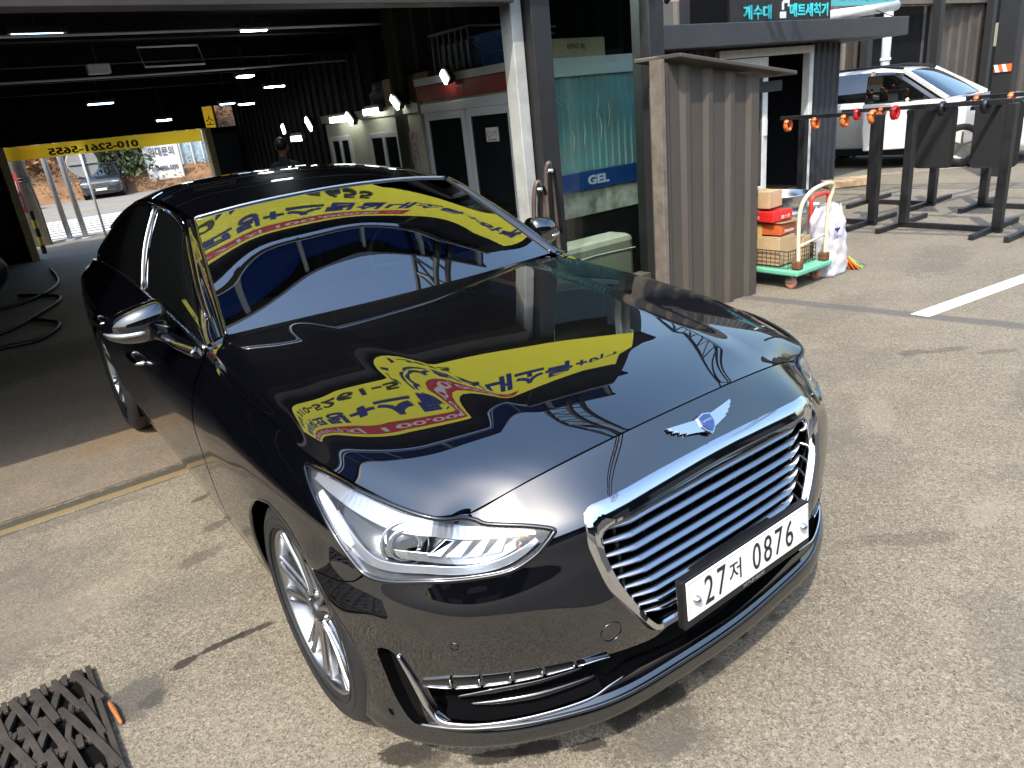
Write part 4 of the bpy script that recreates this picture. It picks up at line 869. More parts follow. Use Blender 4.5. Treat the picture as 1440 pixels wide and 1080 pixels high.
# ---- headlights ----
def bpt(s,v,d,sg):
    p=fbelt([s],[v])[0]-ncalc(fbelt,[s],[v])[0]*d; return p*np.array([sg,1,1])
def headlight(sg):
    c=np.array([5.0,7.1])
    lens=panel('headlight',lambda a,b: fbelt(a,b)*np.array([sg,1,1]),c+(HLc-c)*.985,M_LENS,CAR,da=.10,db=.12,flip=sg,off=.001,skirt=0,gap=.004)
    P=[bpt(s,v,-.001,sg) for s,v in HLc]; b=MB(); b.tube(P,.0065,6,closed=True); b.build('seal',M_GBLK,lens,smooth=True)
    # bowl
    V=[];n=len(HLc)
    rings=[(1.0,.004),(.99,.03),(.94,.06),(.80,.085)]
    for k,d in rings:
        for s,v in HLc: V.append(bpt(*(c+(np.array((s,v))-c)*k),d,sg))
    V.append(bpt(5,7.1,.095,sg))
    F=[(r*n+i,r*n+(i+1)%n,(r+1)*n+(i+1)%n,(r+1)*n+i) for r in range(3) for i in range(n)]+[(3*n+i,3*n+(i+1)%n,4*n) for i in range(n)]
    mk('reflector_bowl',V,F,M_LAMPG,lens,smooth=True)
    def ribbon(name,pts,w,m,th=.006,n=6):
        b=MB(); Q=crv(pts,n,False)
        for e in (0,):
            A=[bpt(s,v,d,sg) for s,v,d,*_ in Q]; 
            W=[q[3] if Q.shape[1]>3 else w for q in Q]
        V=[]
        for i,(s,v,d,*r) in enumerate(Q):
            nn=ncalc(fbelt,[s],[v])[0]*np.array([sg,1,1]); a=np.array(A[i]); t=np.array(A[min(i+1,len(A)-1)])-np.array(A[max(i-1,0)]); t/=np.linalg.norm(t); bi=np.cross(nn,t); ww=r[0] if r else w
            V+=[a+bi*ww/2,a-bi*ww/2,a-bi*ww/2-nn*th,a+bi*ww/2-nn*th]
        F=[]
        for i in range(len(A)-1):
            o=i*4
            for k in range(4): F.append((o+k,o+(k+1)%4,o+4+(k+1)%4,o+4+k))
        F+=[(0,1,2,3),tuple((len(A)-1)*4+k for k in (3,2,1,0))]
        b.add(V,F); return b.build(name,m,lens,bevel=.0015)
    # white upper band, from the rear tip along the top edge to the inner tip
    ribbon('upper_light_band',[(7.30,7.70,.012,.02),(6.9,7.74,.014,.036),(6.4,7.72,.016,.046),(5.62,7.66,.018,.046),(4.82,7.64,.02,.040),(4.0,7.52,.02,.032),(3.5,7.32,.018,.024),(3.0,7.12,.014,.014)],.03,M_LAMPW)
    ribbon('daytime_strip',[(6.75,7.16,.014,.036),(6.45,6.86,.016,.036),(6.15,6.56,.018,.034),(5.85,6.40,.020,.026),(5.4,6.36,.022,.022),(4.8,6.38,.022,.020),(4.1,6.36,.022,.020),(3.62,6.40,.020,.020),(3.3,6.60,.018,.018),(3.02,6.92,.014,.012)],.02,M_LAMPW)
    ribbon('inner_bezel',[(5.75,6.74,.032),(5.1,6.72,.034),(4.4,6.72,.034),(3.8,6.74,.032),(3.45,6.92,.028),(3.3,7.05,.024)],.022,M_LAMPG)
    ribbon('side_reflector',[(7.12,7.46,.010,.016),(6.85,7.22,.012,.03),(6.55,6.92,.012,.03),(6.3,6.62,.014,.016)],.02,mat('reflector_grey',(.55,.55,.60),.3,.3))
    # projector: ring, barrel, glass eye looking forward
    o=Vector(bpt(5.42,7.12,.050,sg)); d=Vector((sg*.45,-.86,.10)).normalized(); M=Matrix.Translation(o)@d.to_track_quat('Z','Y').to_matrix().to_4x4()
    b=MB(); b.lathe([(.030,.014),(.036,.022),(.043,.018),(.045,.0),(.045,-.03)],28,M=M); b.build('projector_ring',M_CHROME,lens,smooth=True)
    b=MB(); pr=[(.034*math.sin(a),-.004+.024*math.cos(a)) for a in np.linspace(0,math.pi/2,8)]; b.lathe(pr,28,M=M); b.lathe([(.036,-.004),(.036,.012)],28,M=M); b.build('projector_lens',M_GBLK,lens,smooth=True)
    b=MB(); b.lathe([(.05,-.035),(.058,.0),(.060,.012),(.054,.012)],28,M=M); b.build('projector_shroud',M_LAMPG,lens,smooth=True)
    # slanted crystal fins between the projector and the inner tip
    for k,s0 in enumerate((4.72,4.36,4.02,3.70)):
        b=MB(); a=[]
        for (s,v) in ((s0+.20,6.80),(s0-.10,6.80),(s0-.40+.04*k,7.36-.03*k),(s0-.16,7.38-.03*k)): a.append((s,v))
        V=[bpt(s,v,.022,sg) for s,v in a]+[bpt(s,v,.048,sg) for s,v in a]
        b.add(V,[(0,1,2,3),(4,7,6,5),(0,4,5,1),(1,5,6,2),(2,6,7,3),(3,7,4,0)]); b.build('light_fin',M_CHROME if k%2==0 else M_LAMPW,lens,bevel=.003)
    b=MB(); b.lathe([(.016,0),(.02,.01),(.02,.02)],14,M=Matrix.Translation(Vector(bpt(3.25,7.0,.03,sg)))@d.to_track_quat('Z','Y').to_matrix().to_4x4()); b.build('marker_lamp',M_AMBER,lens,smooth=True)
for sg in (-1,1): headlight(sg)
# ---- grille ----
_yt={}
def yface(x,z):
    k=(round(abs(x),3),round(z,3))
    if k not in _yt: _yt[k]=fbelt([inv_xz(*k)[0]],[inv_xz(*k)[1]])[0][1]
    return _yt[k]
GO=grille_loop(GRO,3)
GRI=[(.0,.734),(.2,.732),(.375,.725),(.404,.719),(.417,.708),(.421,.690),(.420,.660),(.413,.629),(.401,.595),(.383,.557),(.336,.468),(.302,.424),(.288,.413),(.27,.409),(.15,.409),(0,.409)]
GI=grille_loop(GRI,3)
V=[];n=len(GO)
prof=[(0,.006),(.06,-.006),(.3,-.014),(.75,-.008),(.95,.004),(1,.014),(1.0,.075)]
yo=[yface(*p) for p in GO]; yi=[yface(*p) for p in GI]
for q,dy in prof:
    for i in range(n):
        p=GO[i]*(1-q)+GI[i]*q; V.append((p[0],yo[i]*(1-q)+yi[i]*q+dy,p[1]))
F=[(r*n+i,r*n+(i+1)%n,(r+1)*n+(i+1)%n,(r+1)*n+i) for r in range(len(prof)-1) for i in range(n)]
GRL=mk('grille_surround',V,F,M_CHROME,CAR,smooth=True); smooth_angle(GRL,38)
b=MB(); b.add([(p[0],yi[i]+.066,p[1]) for i,p in enumerate(GI)],[tuple(range(n))]); b.build('grille_backing',M_VOID,CAR)
M_GCH=mat('grille_chrome',(.40,.41,.43),.13,1,rvar=.05,nscale=25)
def xlim(z):
    zz=[p[1] for p in GRI[4:14]];xx=[p[0] for p in GRI[4:14]]
    return float(np.interp(-z,[-a for a in zz],xx))
for z0 in np.linspace(.712,.432,9):
    xl=xlim(z0)-.002; V=[];xs=np.linspace(-xl,xl,41); sec=[(.004,.0125),(-.011,.0105),(-.017,.002),(-.014,-.007),(.002,-.0115),(.026,-.009),(.030,.009)]
    for x in xs:
        e=abs(x)/xl; k=1-.55*max(0,(e-.80)/.20)**1.5; y0=yface(x,z0)+.022+.016*max(0,(e-.8)/.2); z=z0-.014*(x/.44)**2*.6
        for dy,dz in sec: V.append((x,y0+.006+dy*k,z+dz*k*.72))
    m=len(sec);F=[(i*m+j,i*m+(j+1)%m,(i+1)*m+(j+1)%m,(i+1)*m+j) for i in range(40) for j in range(m)]+[tuple(range(m))[::-1],tuple(40*m+j for j in range(m))]
    o=mk('grille_bar',V,F,M_GCH,CAR,smooth=True); smooth_angle(o,50)
b=MB()
for x in np.linspace(-.36,.36,9):
    zt=.735;zb=max(.415,.415+ (abs(x)-.30)*1.6 if abs(x)>.3 else .415)
    P=[(x,yface(x,z)+.046,z) for z in np.linspace(zb,zt,9)]; b.tube(P,.006,4)
b.build('grille_strut',M_BLK,CAR)
# ---- number plate ----
PM=frame((0,.055,.489),(1,0,0),(0,.055,.998))
hold=MB(); hold.box((0,-.011,.003),(.538,.140,.024),PM); hold.box((0,-.010,-.03),(.34,.07,.05),PM); hold=hold.build('plate_holder',M_BLK,CAR,bevel=.004)
pl=MB(); pl.box((0,0,.018),(.52,.11,.004),PM); pl=pl.build('number_plate',M_WHITE,CAR,bevel=.002)
b=MB(); R=.004
for a,c in (((0,.0515,.0205),(.508,.0022,.0015)),((0,-.0515,.0205),(.508,.0022,.0015)),((-.2535,0,.0205),(.0022,.105,.0015)),((.2535,0,.0205),(.0022,.105,.0015))): b.box(a,c,PM)
b.build('plate_border',mat('plate_border',(.55,.55,.54),.5),pl)
def ptxt(s,x,w,h=.080): 
    t=text('plate_lettering',s,M_INK,PM@Matrix.Translation((x,0,.0203)),.1,pl,.0008,bold=0,width=w*.93,height=h*.97)
for ch,x,w,h in (('2',-.178,.036,.082),('7',-.128,.036,.082),('저',-.073,.052,.062),('0',.018,.037,.082),('8',.067,.037,.082),('7',.117,.037,.082),('6',.166,.037,.082)): ptxt(ch,x,w,h)
text('maker_lettering','HYUNDAI',mat('grey_print',(.22,.22,.23),.5),PM@Matrix.Translation((.01,-.069,.0155)),.1,hold,.0004,width=.09,height=.010)
for x in (-.228,.228):
    b=MB(); b.lathe([(.0,.014),(.006,.013),(.010,.008),(.0115,.0)],16,M=PM@Matrix.Translation((x,-.005,.020))); b.build('plate_bolt',M_CHROME,pl,smooth=True)
# ---- emblem: spread wings round a small shield ----
e0=fbelt([0],[7.55])[0]; en=ncalc(fbelt,[0],[7.55])[0]; EM=frame(e0+en*.002,(1,0,0),np.cross(en,[1,0,0]))@Matrix.Scale(1.32,4)
wing=[(.0,.014),(.028,.015),(.060,.019),(.098,.024),(.095,.016),(.086,.012),(.088,.009),(.074,.004),(.076,.001),(.060,-.003),(.062,-.006),(.042,-.010),(.022,-.015),(.0,-.018)]
b=MB()
for sg in (-1,1):
    for k,(c0,c1,h) in enumerate(((0,14,.005),)):
        P=[(sg*x,y) for x,y in wing[c0:c1]]
        b.prism(P,lambda x,y:(x,y,0),lambda x,y:(x*.985,y*.95,h+.004*(1-abs(x)/.1)))
em=b; em=MB(); em.add(b.v,b.f,EM); em=em.build('wing_emblem',M_CHROME,CAR,bevel=.001)
for sg in (-1,1):
    for (x0,y0,x1,y1) in ((.02,.008,.090,.018),(.02,.002,.080,.010),(.02,-.004,.066,.002)):
        b=MB(); b.bar((sg*x0,y0,.0085),(sg*x1,y1,.0055),.0012,.0014); q=MB(); q.add(b.v,b.f,EM); q.build('feather_line',M_CHROME2,em)
sh=[(-.020,.016),(0,.021),(.020,.016),(.021,-.004),(.012,-.018),(0,-.026),(-.012,-.018),(-.021,-.004)]
b=MB(); b.prism(sh,lambda x,y:(x,y,.003),lambda x,y:(x*.96,y*.96,.011)); q=MB(); q.add(b.v,b.f,EM); q.build('shield_rim',M_CHROME,em,bevel=.001)
b=MB(); b.prism([(x*.8,y*.8) for x,y in sh],lambda x,y:(x,y,.010),lambda x,y:(x,y,.0125)); q=MB(); q.add(b.v,b.f,EM); q.build('shield_face',mat('emblem_blue',(.02,.045,.16),.2,.3,coat=1),em)
text('emblem_lettering','GENESIS',M_CHROME,EM@Matrix.Translation((0,.003,.0128)),.1,em,.0004,width=.026,height=.005)
M_INTK=mat('intake_black',(.004,.004,.0045),.9,spec=0)
for sg in (-1,1):
    V=[]
    for w_ in np.linspace(0,5,70):
        s_=float(np.interp(w_,[0,1,2,3,4,5],[4,5.4,7.3,8.25,9.25,10.05])); a_=fbelt([s_*sg],[8])[0]; b_=fhood([w_],[5*sg])[0]; V+=[a_-np.array([0,0,.004]),b_-np.array([sg*.004,0,.004])]
    mk('bonnet_edge',V,[(2*i,2*i+2,2*i+3,2*i+1) for i in range(69)],M_PAINT,CAR,smooth=True)
# ---- lower intake, fins, lamps, trims ----
fin=lambda a,b: fbelt(a,b)
panel('lower_intake',lambda a,b: fbelt(a,b)-ncalc(fbelt,a,b)*.055,np.array([[a*1.01,3.08+(b-3.08)*1.08] for a,b in INTPOLY]),M_VOID,CAR,da=.25,db=.2,skirt=0,gap=0)
def wall(name,poly,d,m,sg=1):
    V=[];n=len(poly)
    for k in (.0,d):
        for s,v in poly: V.append((fbelt([s],[v])[0]-ncalc(fbelt,[s],[v])[0]*k)*np.array([sg,1,1]))
    return mk(name,V,[(i,(i+1)%n,n+(i+1)%n,n+i) for i in range(n)],m,CAR,smooth=True)
wall('intake_wall',INTPOLY,.06,M_GBLK)
for sg in (-1,1):
    P=crv([(a*sg,b) for a,b in VENT],3); wall('vent_wall',P,.04,M_GBLK)
    panel('side_vent',lambda a,b: fbelt(a,b)-ncalc(fbelt,a,b)*.038,P,M_VOID,CAR,da=.2,db=.2,skirt=0,gap=0)
    def sweep(name,pts,r,m,sq=1,n=6,par=CAR):
        Q=crv(pts,n,False); P=[]
        for s,v,d in Q: P.append((fbelt([s*sg],[v])[0]-ncalc(fbelt,[s*sg],[v])[0]*d))
        b=MB(); rr=r if not isinstance(r,list) else list(np.interp(np.linspace(0,1,len(P)),np.linspace(0,1,len(r)),r)); b.tube(P,rr,8,squash=sq); return b.build(name,m,par,smooth=True)
    sweep('intake_trim',[(5.70,3.97,.0),(5.50,3.5,.0),(5.30,2.92,.0),(5.06,2.50,.0),(4.68,2.42,.0),(4.12,2.42,.0),(3.28,2.50,.0),(2.48,2.62,.0),(2.1,2.82,.0),(1.85,2.90,.002)],[.009,.016,.021,.019,.015,.011,.010,.009,.007,.004],M_CHROME,sq=.45)
    # gloss shelf and fins inside the intake
    b=MB(); V=[]
    Q=np.linspace(2.2,5.0,18)
    for s in Q:
        vt=np.interp(s,[2.2,3.3,4.2,5.0],[2.78,2.62,2.55,2.66])
        for v,d in ((vt,.004),(vt+.16,.030),(vt+.42,.052)): V.append(fbelt([s*sg],[v])[0]-ncalc(fbelt,[s*sg],[v])[0]*d)
    mk('intake_shelf',V,[(i*3+j,i*3+j+1,(i+1)*3+j+1,(i+1)*3+j) for i in range(len(Q)-1) for j in range(2)],M_INTK,CAR,smooth=True)
    sweep('intake_fin',[(4.75,3.12,.022),(4.0,3.18,.028),(3.2,3.24,.026),(2.5,3.3,.026)],[.004,.010,.008,.004],M_GBLK)
    sweep('intake_fin',[(4.5,2.90,.030),(3.9,2.92,.028),(3.2,2.98,.022),(2.3,3.08,.02)],[.004,.012,.013,.006],M_GBLK)
    M_DRL=mat('drl_glass',(.10,.10,.105),.12,.7,coat=1,noise=.6,nscale=60)
    # row of six daytime lamps
    ed=[5.30,4.72,4.18,3.66,3.16,2.66,2.1]
    for k in range(6):
        s1,s0=ed[k],ed[k+1]; V=[]
        for s in np.linspace(s1-.03,s0+.03,6):
            vt=np.interp(s,[1.98,2.62,3.22,3.85,4.78,5.32],[3.61,3.68,3.70,3.70,3.70,3.60]); vb=np.interp(s,[1.98,2.3,2.95,3.55,4.58,5.25],[3.57,3.60,3.56,3.52,3.47,3.46])
            for v,d in ((vt,.0),(vt-.04,-.007),(vb+.03,-.008),(vb,.0)): V.append(fbelt([s*sg],[v])[0]-ncalc(fbelt,[s*sg],[v])[0]*d)
        F=[(i*4+j,i*4+j+1,(i+1)*4+j+1,(i+1)*4+j) for i in range(5) for j in range(3)]; mk('fog_lamp_segment',V,F,M_GBLK,CAR,smooth=True)
        b=MB(); b.tube([V[4*i+2] for i in range(6)]+[V[4*5+1]],.0019,6); b.build('fog_lamp_rim',M_CHROME,CAR,smooth=True)
    # parking sensor ring and towing-eye cap
    for s,v,r in ((4.55,4.32,.011),):
        c0=fbelt([s*sg],[v])[0];n0=ncalc(fbelt,[s*sg],[v])[0]; M=Matrix.Translation(c0)@Vector(n0).to_track_quat('Z','Y').to_matrix().to_4x4()
        b=MB(); b.lathe([(0,.0015),(r*.75,.0015),(r*.8,.0),(r*.95,.0),(r,.002),(r*1.1,.0)],24,M=M); b.build('parking_sensor',M_PAINT,CAR)
s,v=-2.08,4.03; c0=fbelt([s],[v])[0];n0=ncalc(fbelt,[s],[v])[0]; M=Matrix.Translation(c0)@Vector(n0).to_track_quat('Z','Y').to_matrix().to_4x4()
b=MB(); b.lathe([(.026,.0),(.027,.0018),(.029,.0018),(.030,0)],32,M=M); b.build('towing_cap_rim',M_GBLK,CAR,smooth=True)
V=[]
for s_ in np.linspace(-5.5,5.5,90): V.append(fbelt([s_],[2.30])[0]-ncalc(fbelt,[s_],[2.30])[0]*.0005)
b=MB(); b.tube(V,.0065,8); b.build('lip_edge',M_PAINT,CAR,smooth=True)
# ---- wheels ----
def wheel_proto():
    R=.352
    rim=MB(); rim.lathe([(.250,.022),(.259,.012),(.259,-.002),(.253,-.006),(.247,.004),(.241,.018),(.236,.05),(.230,.12),(.234,.19),(.25,.20)],72,'X'); rim=rim.build('wheel',M_RIM,None,smooth=True)
    t=MB(); prof=[(.256,.010),(.261,-.006),(.272,-.013),(.294,-.016),(.318,-.012),(.336,.000),(.346,.014),(.351,.030)]
    for k in range(4):
        x=.045+k*.045; prof+=[(.352,x),(.352,x+.012),(.345,x+.014),(.345,x+.02),(.352,x+.022)]
    prof+=[(.351,.222),(.340,.238),(.30,.252),(.25,.235)]
    t.lathe(prof,72,'X'); ty=t.build('tyre',M_RUB,rim,smooth=True); smooth_angle(ty,50)
    for rr_ in (.300,.272): b=MB(); b.lathe([(rr_-.003,-.0150),(rr_,-.0185),(rr_+.003,-.0150)],72,'X'); b.build('sidewall_ridge',M_RUB,rim,smooth=True)
    d=MB(); d.lathe([(.20,.075),(.08,.075),(.08,.06),(.0,.06)],40,'X'); d.build('brake_disc',mat('brake_steel',(.25,.24,.23),.35,1),rim,smooth=False)
    bk=MB(); bk.lathe([(.235,.13),(.0,.13)],40,'X'); bk.build('wheel_back',M_VOID,rim)
    def P(r,a,x): return (x,r*math.sin(a),r*math.cos(a))
    def spk(st,name='spoke',m=M_RIM,bev=.0015):
        V=[]
        for r,da,w,x,dep in st:
            c=a0+math.radians(da);h=math.radians(w); V+=[P(r,c-h,x+.007),P(r,c-h*.6,x),P(r,c+h*.6,x),P(r,c+h,x+.007),P(r,c+h*.8,x+dep),P(r,c-h*.8,x+dep)]
        n_=len(st);F=[(i*6+j,i*6+(j+1)%6,(i+1)*6+(j+1)%6,(i+1)*6+j) for i in range(n_-1) for j in range(6)]+[(0,1,2,3,4,5),tuple((n_-1)*6+j for j in (5,4,3,2,1,0))]
        b=MB(); b.add(V,F); b.build(name,m,rim,bevel=bev)
    for g in range(5):
        a0=math.radians(72*g+20)
        for sgn in (-1,1):
            spk([(.045,7*sgn,10,.010,.04),(.085,7.8*sgn,5.6,.012,.04),(.15,9.2*sgn,3.7,.008,.035),(.215,10.5*sgn,3.0,.002,.03),(.246,11.2*sgn,3.0,.0,.03)])
            spk([(.07,24*sgn,6,.020,.035),(.11,22*sgn,2.6,.018,.03),(.17,20.5*sgn,1.5,.012,.028),(.246,19.0*sgn,1.4,.002,.028)])
        # broad flat blade between the pair and its outrigger
        for sgn in (-1,1):
            V=[]
            for r,a1,a2,x in ((.10,9.5,21,.026),(.17,10.5,20,.020),(.246,12,19,.010)):
                for q in (0,.5,1): V.append(P(r,a0+math.radians(sgn*(a1+(a2-a1)*q)),x+.006*(q==.5)))
            F=[(i*3+j,i*3+j+1,(i+1)*3+j+1,(i+1)*3+j) for i in range(2) for j in range(2)]
            if sgn<0: F=[f[::-1] for f in F]
            b=MB(); b.add(V,F); b.build('spoke_web',M_RIMD,rim,smooth=True,fix=False)
        b=MB(); c=a0+math.radians(36); b.lathe([(0,.014),(.009,.014),(.011,.022),(.011,.05)],8,'X',c=P(.060,c,0)); b.build('wheel_nut',M_CHROME2,rim,smooth=True)
    b=MB(); b.lathe([(.0,.002),(.024,.003),(.031,.008),(.033,.02),(.05,.03),(.055,.05)],32,'X'); b.build('centre_cap',mat('cap_grey',(.09,.09,.095),.3,.8),rim,smooth=True)
    b=MB(); 
    for sgn in (-1,1): b.bar((.001,0,0),(.001,.014*sgn,.006),.002,.004)
    b.build('cap_mark',M_CHROME,rim)
    return rim
W0=wheel_proto()
def put_wheel(x,y,rz,rx,first):
    w=W0 if first else W0.copy()
    if not first:
        COL.objects.link(w)
        for ch in W0.children: c=ch.copy(); COL.objects.link(c); c.parent=w
    w.parent=CAR; w.matrix_parent_inverse=CAR.matrix_basis.inverted(); w.location=(x,y,.352); w.rotation_euler=(rx,0,rz)
put_wheel(-.920,.885,0,0,True); put_wheel(-.922,4.03,0,.7,False); put_wheel(.920,.885,math.pi,.3,False); put_wheel(.922,4.03,math.pi,1.1,False)
# =====================================================================
#  SMALL THINGS
# =====================================================================
M_CARD=mat('cardboard',(.52,.36,.20),.8,noise=.15,nscale=6); M_CARD2=mat('cardboard_dark',(.30,.19,.09),.8,noise=.2,nscale=6); M_TAPE=mat('packing_tape',(.60,.42,.14),.35)
# banner over the garage front
BN=thing('promo_banner','long yellow vinyl banner with blue lettering and a red price strip above the garage mouth','banner',(.8,3.0,2.9))
M_BY=mat('banner_yellow',(1.2,1.12,.05),.55,noise=.05,nscale=2); M_BB=mat('banner_blue',(.012,.02,.22),.6); M_BR=mat('banner_red',(.62,.02,.035),.6); M_BW=mat('banner_white',(.82,.80,.76),.6); M_BK=mat('banner_black',(.02,.02,.02),.6)
BX0,BX1,BZ0,BZ1=-1.85,2.92,2.44,3.30
V=[];n=60
for i in range(n+1):
    x=BX0+(BX1-BX0)*i/n
    for z in (BZ0,(BZ0+BZ1)/2,BZ1): V.append((x,2.984+.0012*math.sin(x*3.1),z))
mk('vinyl_sheet',V,[(i*3+j,i*3+3+j,i*3+4+j,i*3+1+j) for i in range(n) for j in range(2)],M_BY,BN,smooth=True)
b=MB(); b.b2((-1.80,2.9805,3.03),(1.52,2.9815,3.22)); b.build('price_strip',M_BR,BN)
bM=lambda x,z:frame((x,2.9800,z),(1,0,0),(0,0,1))
text('price_lettering','실내세차까지 100,000원 ~',M_BW,bM(-.10,3.125),.2,BN,.0003,bold=.004,width=3.1,height=.13)
text('service_lettering','유리막코팅+스팀실내소독',M_BB,bM(.20,2.83),.3,BN,.0003,bold=.010,width=3.85,height=.24)
text('service_lettering','+하부',M_BB,bM(2.48,2.80),.3,BN,.0003,bold=.008,width=.62,height=.19)
text('phone_lettering','예약 010-5261-5655',M_BK,bM(-.35,2.56),.2,BN,.0003,bold=.004,width=2.5,height=.13)
for x in (BX1-.01,):
    b=MB(); b.tube([(x,2.998,BZ0-.04),(x,2.998,BZ1+.02)],.014,6); b.build('end_batten',M_WOOD,BN)
# yellow door banner at the far opening, read from behind
DB=thing('door_banner','yellow banner with a phone number across the far doorway, seen from behind','banner',(1.2,14.75,1.8))
b=MB(); b.b2((-.48,14.86,1.70),(2.85,14.868,1.925)); b.build('sheet',mat('banner_translucent',(1.25,1.02,.07),.75,trans=.96,ior=1.06),DB)
b.v=[] ; text('phone_lettering','010-5261-5655',M_BK,frame((.92,14.852,1.79),(-1,0,0),(0,0,1)),.15,DB,.002,bold=.006,width=1.5,height=.125)
YS=thing('yellow_sign','small yellow sign piece with a blue syllable above the far doorway','sign',(3.02,14.6,2.1)); b=MB(); b.b2((2.93,14.72,1.92),(3.13,14.726,2.31)); b.build('board',mat('banner_translucent',(1.25,1.02,.07),.75,trans=.96,ior=1.06),YS); text('sign_lettering','소',M_BB,frame((3.03,14.715,2.06),(1,0,0),(0,0,1)),.2,YS,.002,width=.15,height=.17)
HW=thing('high_window','pale high window beside the yellow sign piece in the far wall','window',(3.3,14.6,2.1)); b=MB(); b.b2((3.13,14.69,1.92),(3.16,14.75,2.32)); b.build('frame',M_STEEL,HW); b=MB(); b.b2((3.16,14.72,1.925),(3.5,14.726,2.315)); b.build('pane',glass_mat('window_glass',(.75,.78,.82)),HW)
# ceiling lamps
M_LED=mat('led_white',(.9,.95,1),.4,emit=(.92,.97,1),estr=18); M_LEDB=mat('led_blue',(.6,.75,1),.4,emit=(.35,.6,1),estr=5)
def lamp(x,y,z,l,w,m,label):
    t=thing('ceiling_lamp',label,'lamp',(x,y,z),'LED lamps under the garage ceiling'); b=MB(); b.box((x,y,z+.03),(l+.06,w+.05,.045)); b.build('housing',M_STEEL,t,bevel=.006); b=MB(); b.box((x,y,z),(l,w,.016)); b.build('diffuser',m,t); b=MB(); b.tube([(x,y,z+.05),(x,y,2.74)],.006,5); b.build('hanger',M_STEEL,t)
lamp(-.54,6.0,2.55,.34,.06,M_LEDB,'bluish strip lamp near the left edge of the garage ceiling')
lamp(1.12,6.0,2.54,.22,.06,M_LED,'white strip lamp directly above the square flood lamp')
lamp(1.84,8.6,2.36,.16,.16,M_LED,'square white flood lamp, brightest under the garage ceiling')
lamp(2.55,9.6,2.28,.26,.07,M_LED,'white strip lamp below and right of the square flood lamp')
lamp(1.62,12.2,2.06,.20,.10,M_LED,'white lamp hanging over the far doorway')
lamp(.50,10.5,2.28,.30,.06,M_LEDB,'faint bluish strip lamp above the left end of the door banner')
lamp(2.78,11.6,2.17,.24,.06,M_LED,'white strip lamp above the yellow sign piece')
lamp(2.42,11.4,2.19,.22,.05,M_LEDB,'dim strip lamp left of the one above the yellow sign piece')
M_LEDW=mat('led_warm',(.95,1,.92),.4,emit=(.93,1,.90),estr=6)
def wlight(y,z,l,tilt,label,x=2.02):
    t=thing('wall_lamp',label,'lamp',(x,y,z),'LED lamps along the cabins'); b=MB(); M=Matrix.Translation((x,y,z))@Matrix.Rotation(tilt,4,'X'); b.box((.02,0,.02),(.05,l+.03,.07),M); b.build('housing',M_STEEL,t,bevel=.005); b=MB(); b.box((-.008,0,-.004),(.02,l,.055),M); b.build('diffuser',M_LEDW,t); b=MB(); b.bar((x+.03,y,z),(2.13,y,z),.02); b.build('bracket',M_STEEL,t)
wlight(5.78,1.78,.30,0,'long cream-white lamp on the container, over its right window')
wlight(6.55,1.75,.38,0,'long lamp on the container, over its left window')
wlight(5.28,1.83,.14,.7,'short tilted lamp at the near corner of the container')
wlight(6.28,1.74,.14,.7,'short tilted lamp between the two long ones')
wlight(4.40,1.96,.10,.9,'unlit-looking small floodlight on the red fascia of the cabin')
wlight(7.8,1.60,.30,0,'lamp farthest along the dark right wall, low and flat')
wlight(7.35,1.74,.16,.8,'tilted lamp just past the container end')
wlight(8.15,1.72,.10,1.2,'small steep lamp on the dark ribbed wall past the container')
# things on the cabin roofs
def carton(name,label,c,d,m,rz=0,group=None,flaps=True,tape=True):
    t=thing(name,label,'box',(c[0],c[1],c[2]),group,rz); t.rotation_euler=(0,0,0); R=lambda p:(c[0]+p[0]*math.cos(rz)-p[1]*math.sin(rz),c[1]+p[0]*math.sin(rz)+p[1]*math.cos(rz),c[2]+p[2])
    b=MB(); b.box((c[0],c[1],c[2]+d[2]/2),d,rz=rz); b.build('carton',m,t,bevel=.006)
    for s in (-1,1):
        b=MB(); b.box(R((0,s*d[1]*.252,d[2]+.004)),(d[0]*.99,d[1]*.49,.006),rz=rz); b.build('flap',m,t)
    b=MB(); b.box(R((0,0,d[2]+.010)),(d[0]*1.005,.05,.002),rz=rz); b.box(R((-d[0]/2-.002,0,d[2]-.05)),(.002,.05,.10),rz=rz); b.build('tape',M_TAPE,t); return t
carton('cardboard_box','brown cardboard box on the container roof, left of the wire rack',(2.45,5.35,1.80),(.55,.85,.24),M_CARD2)
t=carton('cardboard_box','long flat kraft box on the cabin roof, seen through the glazing',(2.66,3.78,1.985),(.80,.30,.13),M_CARD); text('box_lettering','BEVERAGE  10kg',M_INK,frame((2.75,3.628,2.06),(1,0,0),(0,0,1)),.05,t,.0005,width=.18,height=.05)
t=thing('blue_basket','blue plastic basket on the cabin roof behind the white jamb','basket',(2.35,3.95,1.985)); b=MB()
for k in range(6): 
    z=1.99+k*.045; e=.012*k; b.tube([(2.2-e,3.75-e,z),(2.55+e,3.75-e,z),(2.55+e,4.1+e,z),(2.2-e,4.1+e,z)],.008,5,closed=True)
b.build('rim_band',mat('basket_blue',(.03,.12,.40),.45),t); b=MB(); b.b2((2.2,3.75,1.987),(2.55,4.1,2.0)); b.build('floor',MATS['basket_blue'],t)
for k in range(12):
    x=2.2+.35*k/11; b=MB(); b.bar((x,3.75,1.99),(x,3.69,2.22),.012); b.build('slat',MATS['basket_blue'],t)
for k in range(12):
    y=3.75+.35*k/11; b=MB(); b.bar((2.2,y,1.99),(2.14,y,2.22),.012); b.build('slat',MATS['basket_blue'],t)
t=thing('wire_rack','dark wire rack lying on the cabin roof','rack',(2.5,4.5,1.985)); b=MB()
for k in range(7): 
    y=4.22+k*.09; b.tube([(2.16,y,1.99),(2.16,y,2.30),(2.7,y,2.30),(2.7,y,1.99)],.010,5)
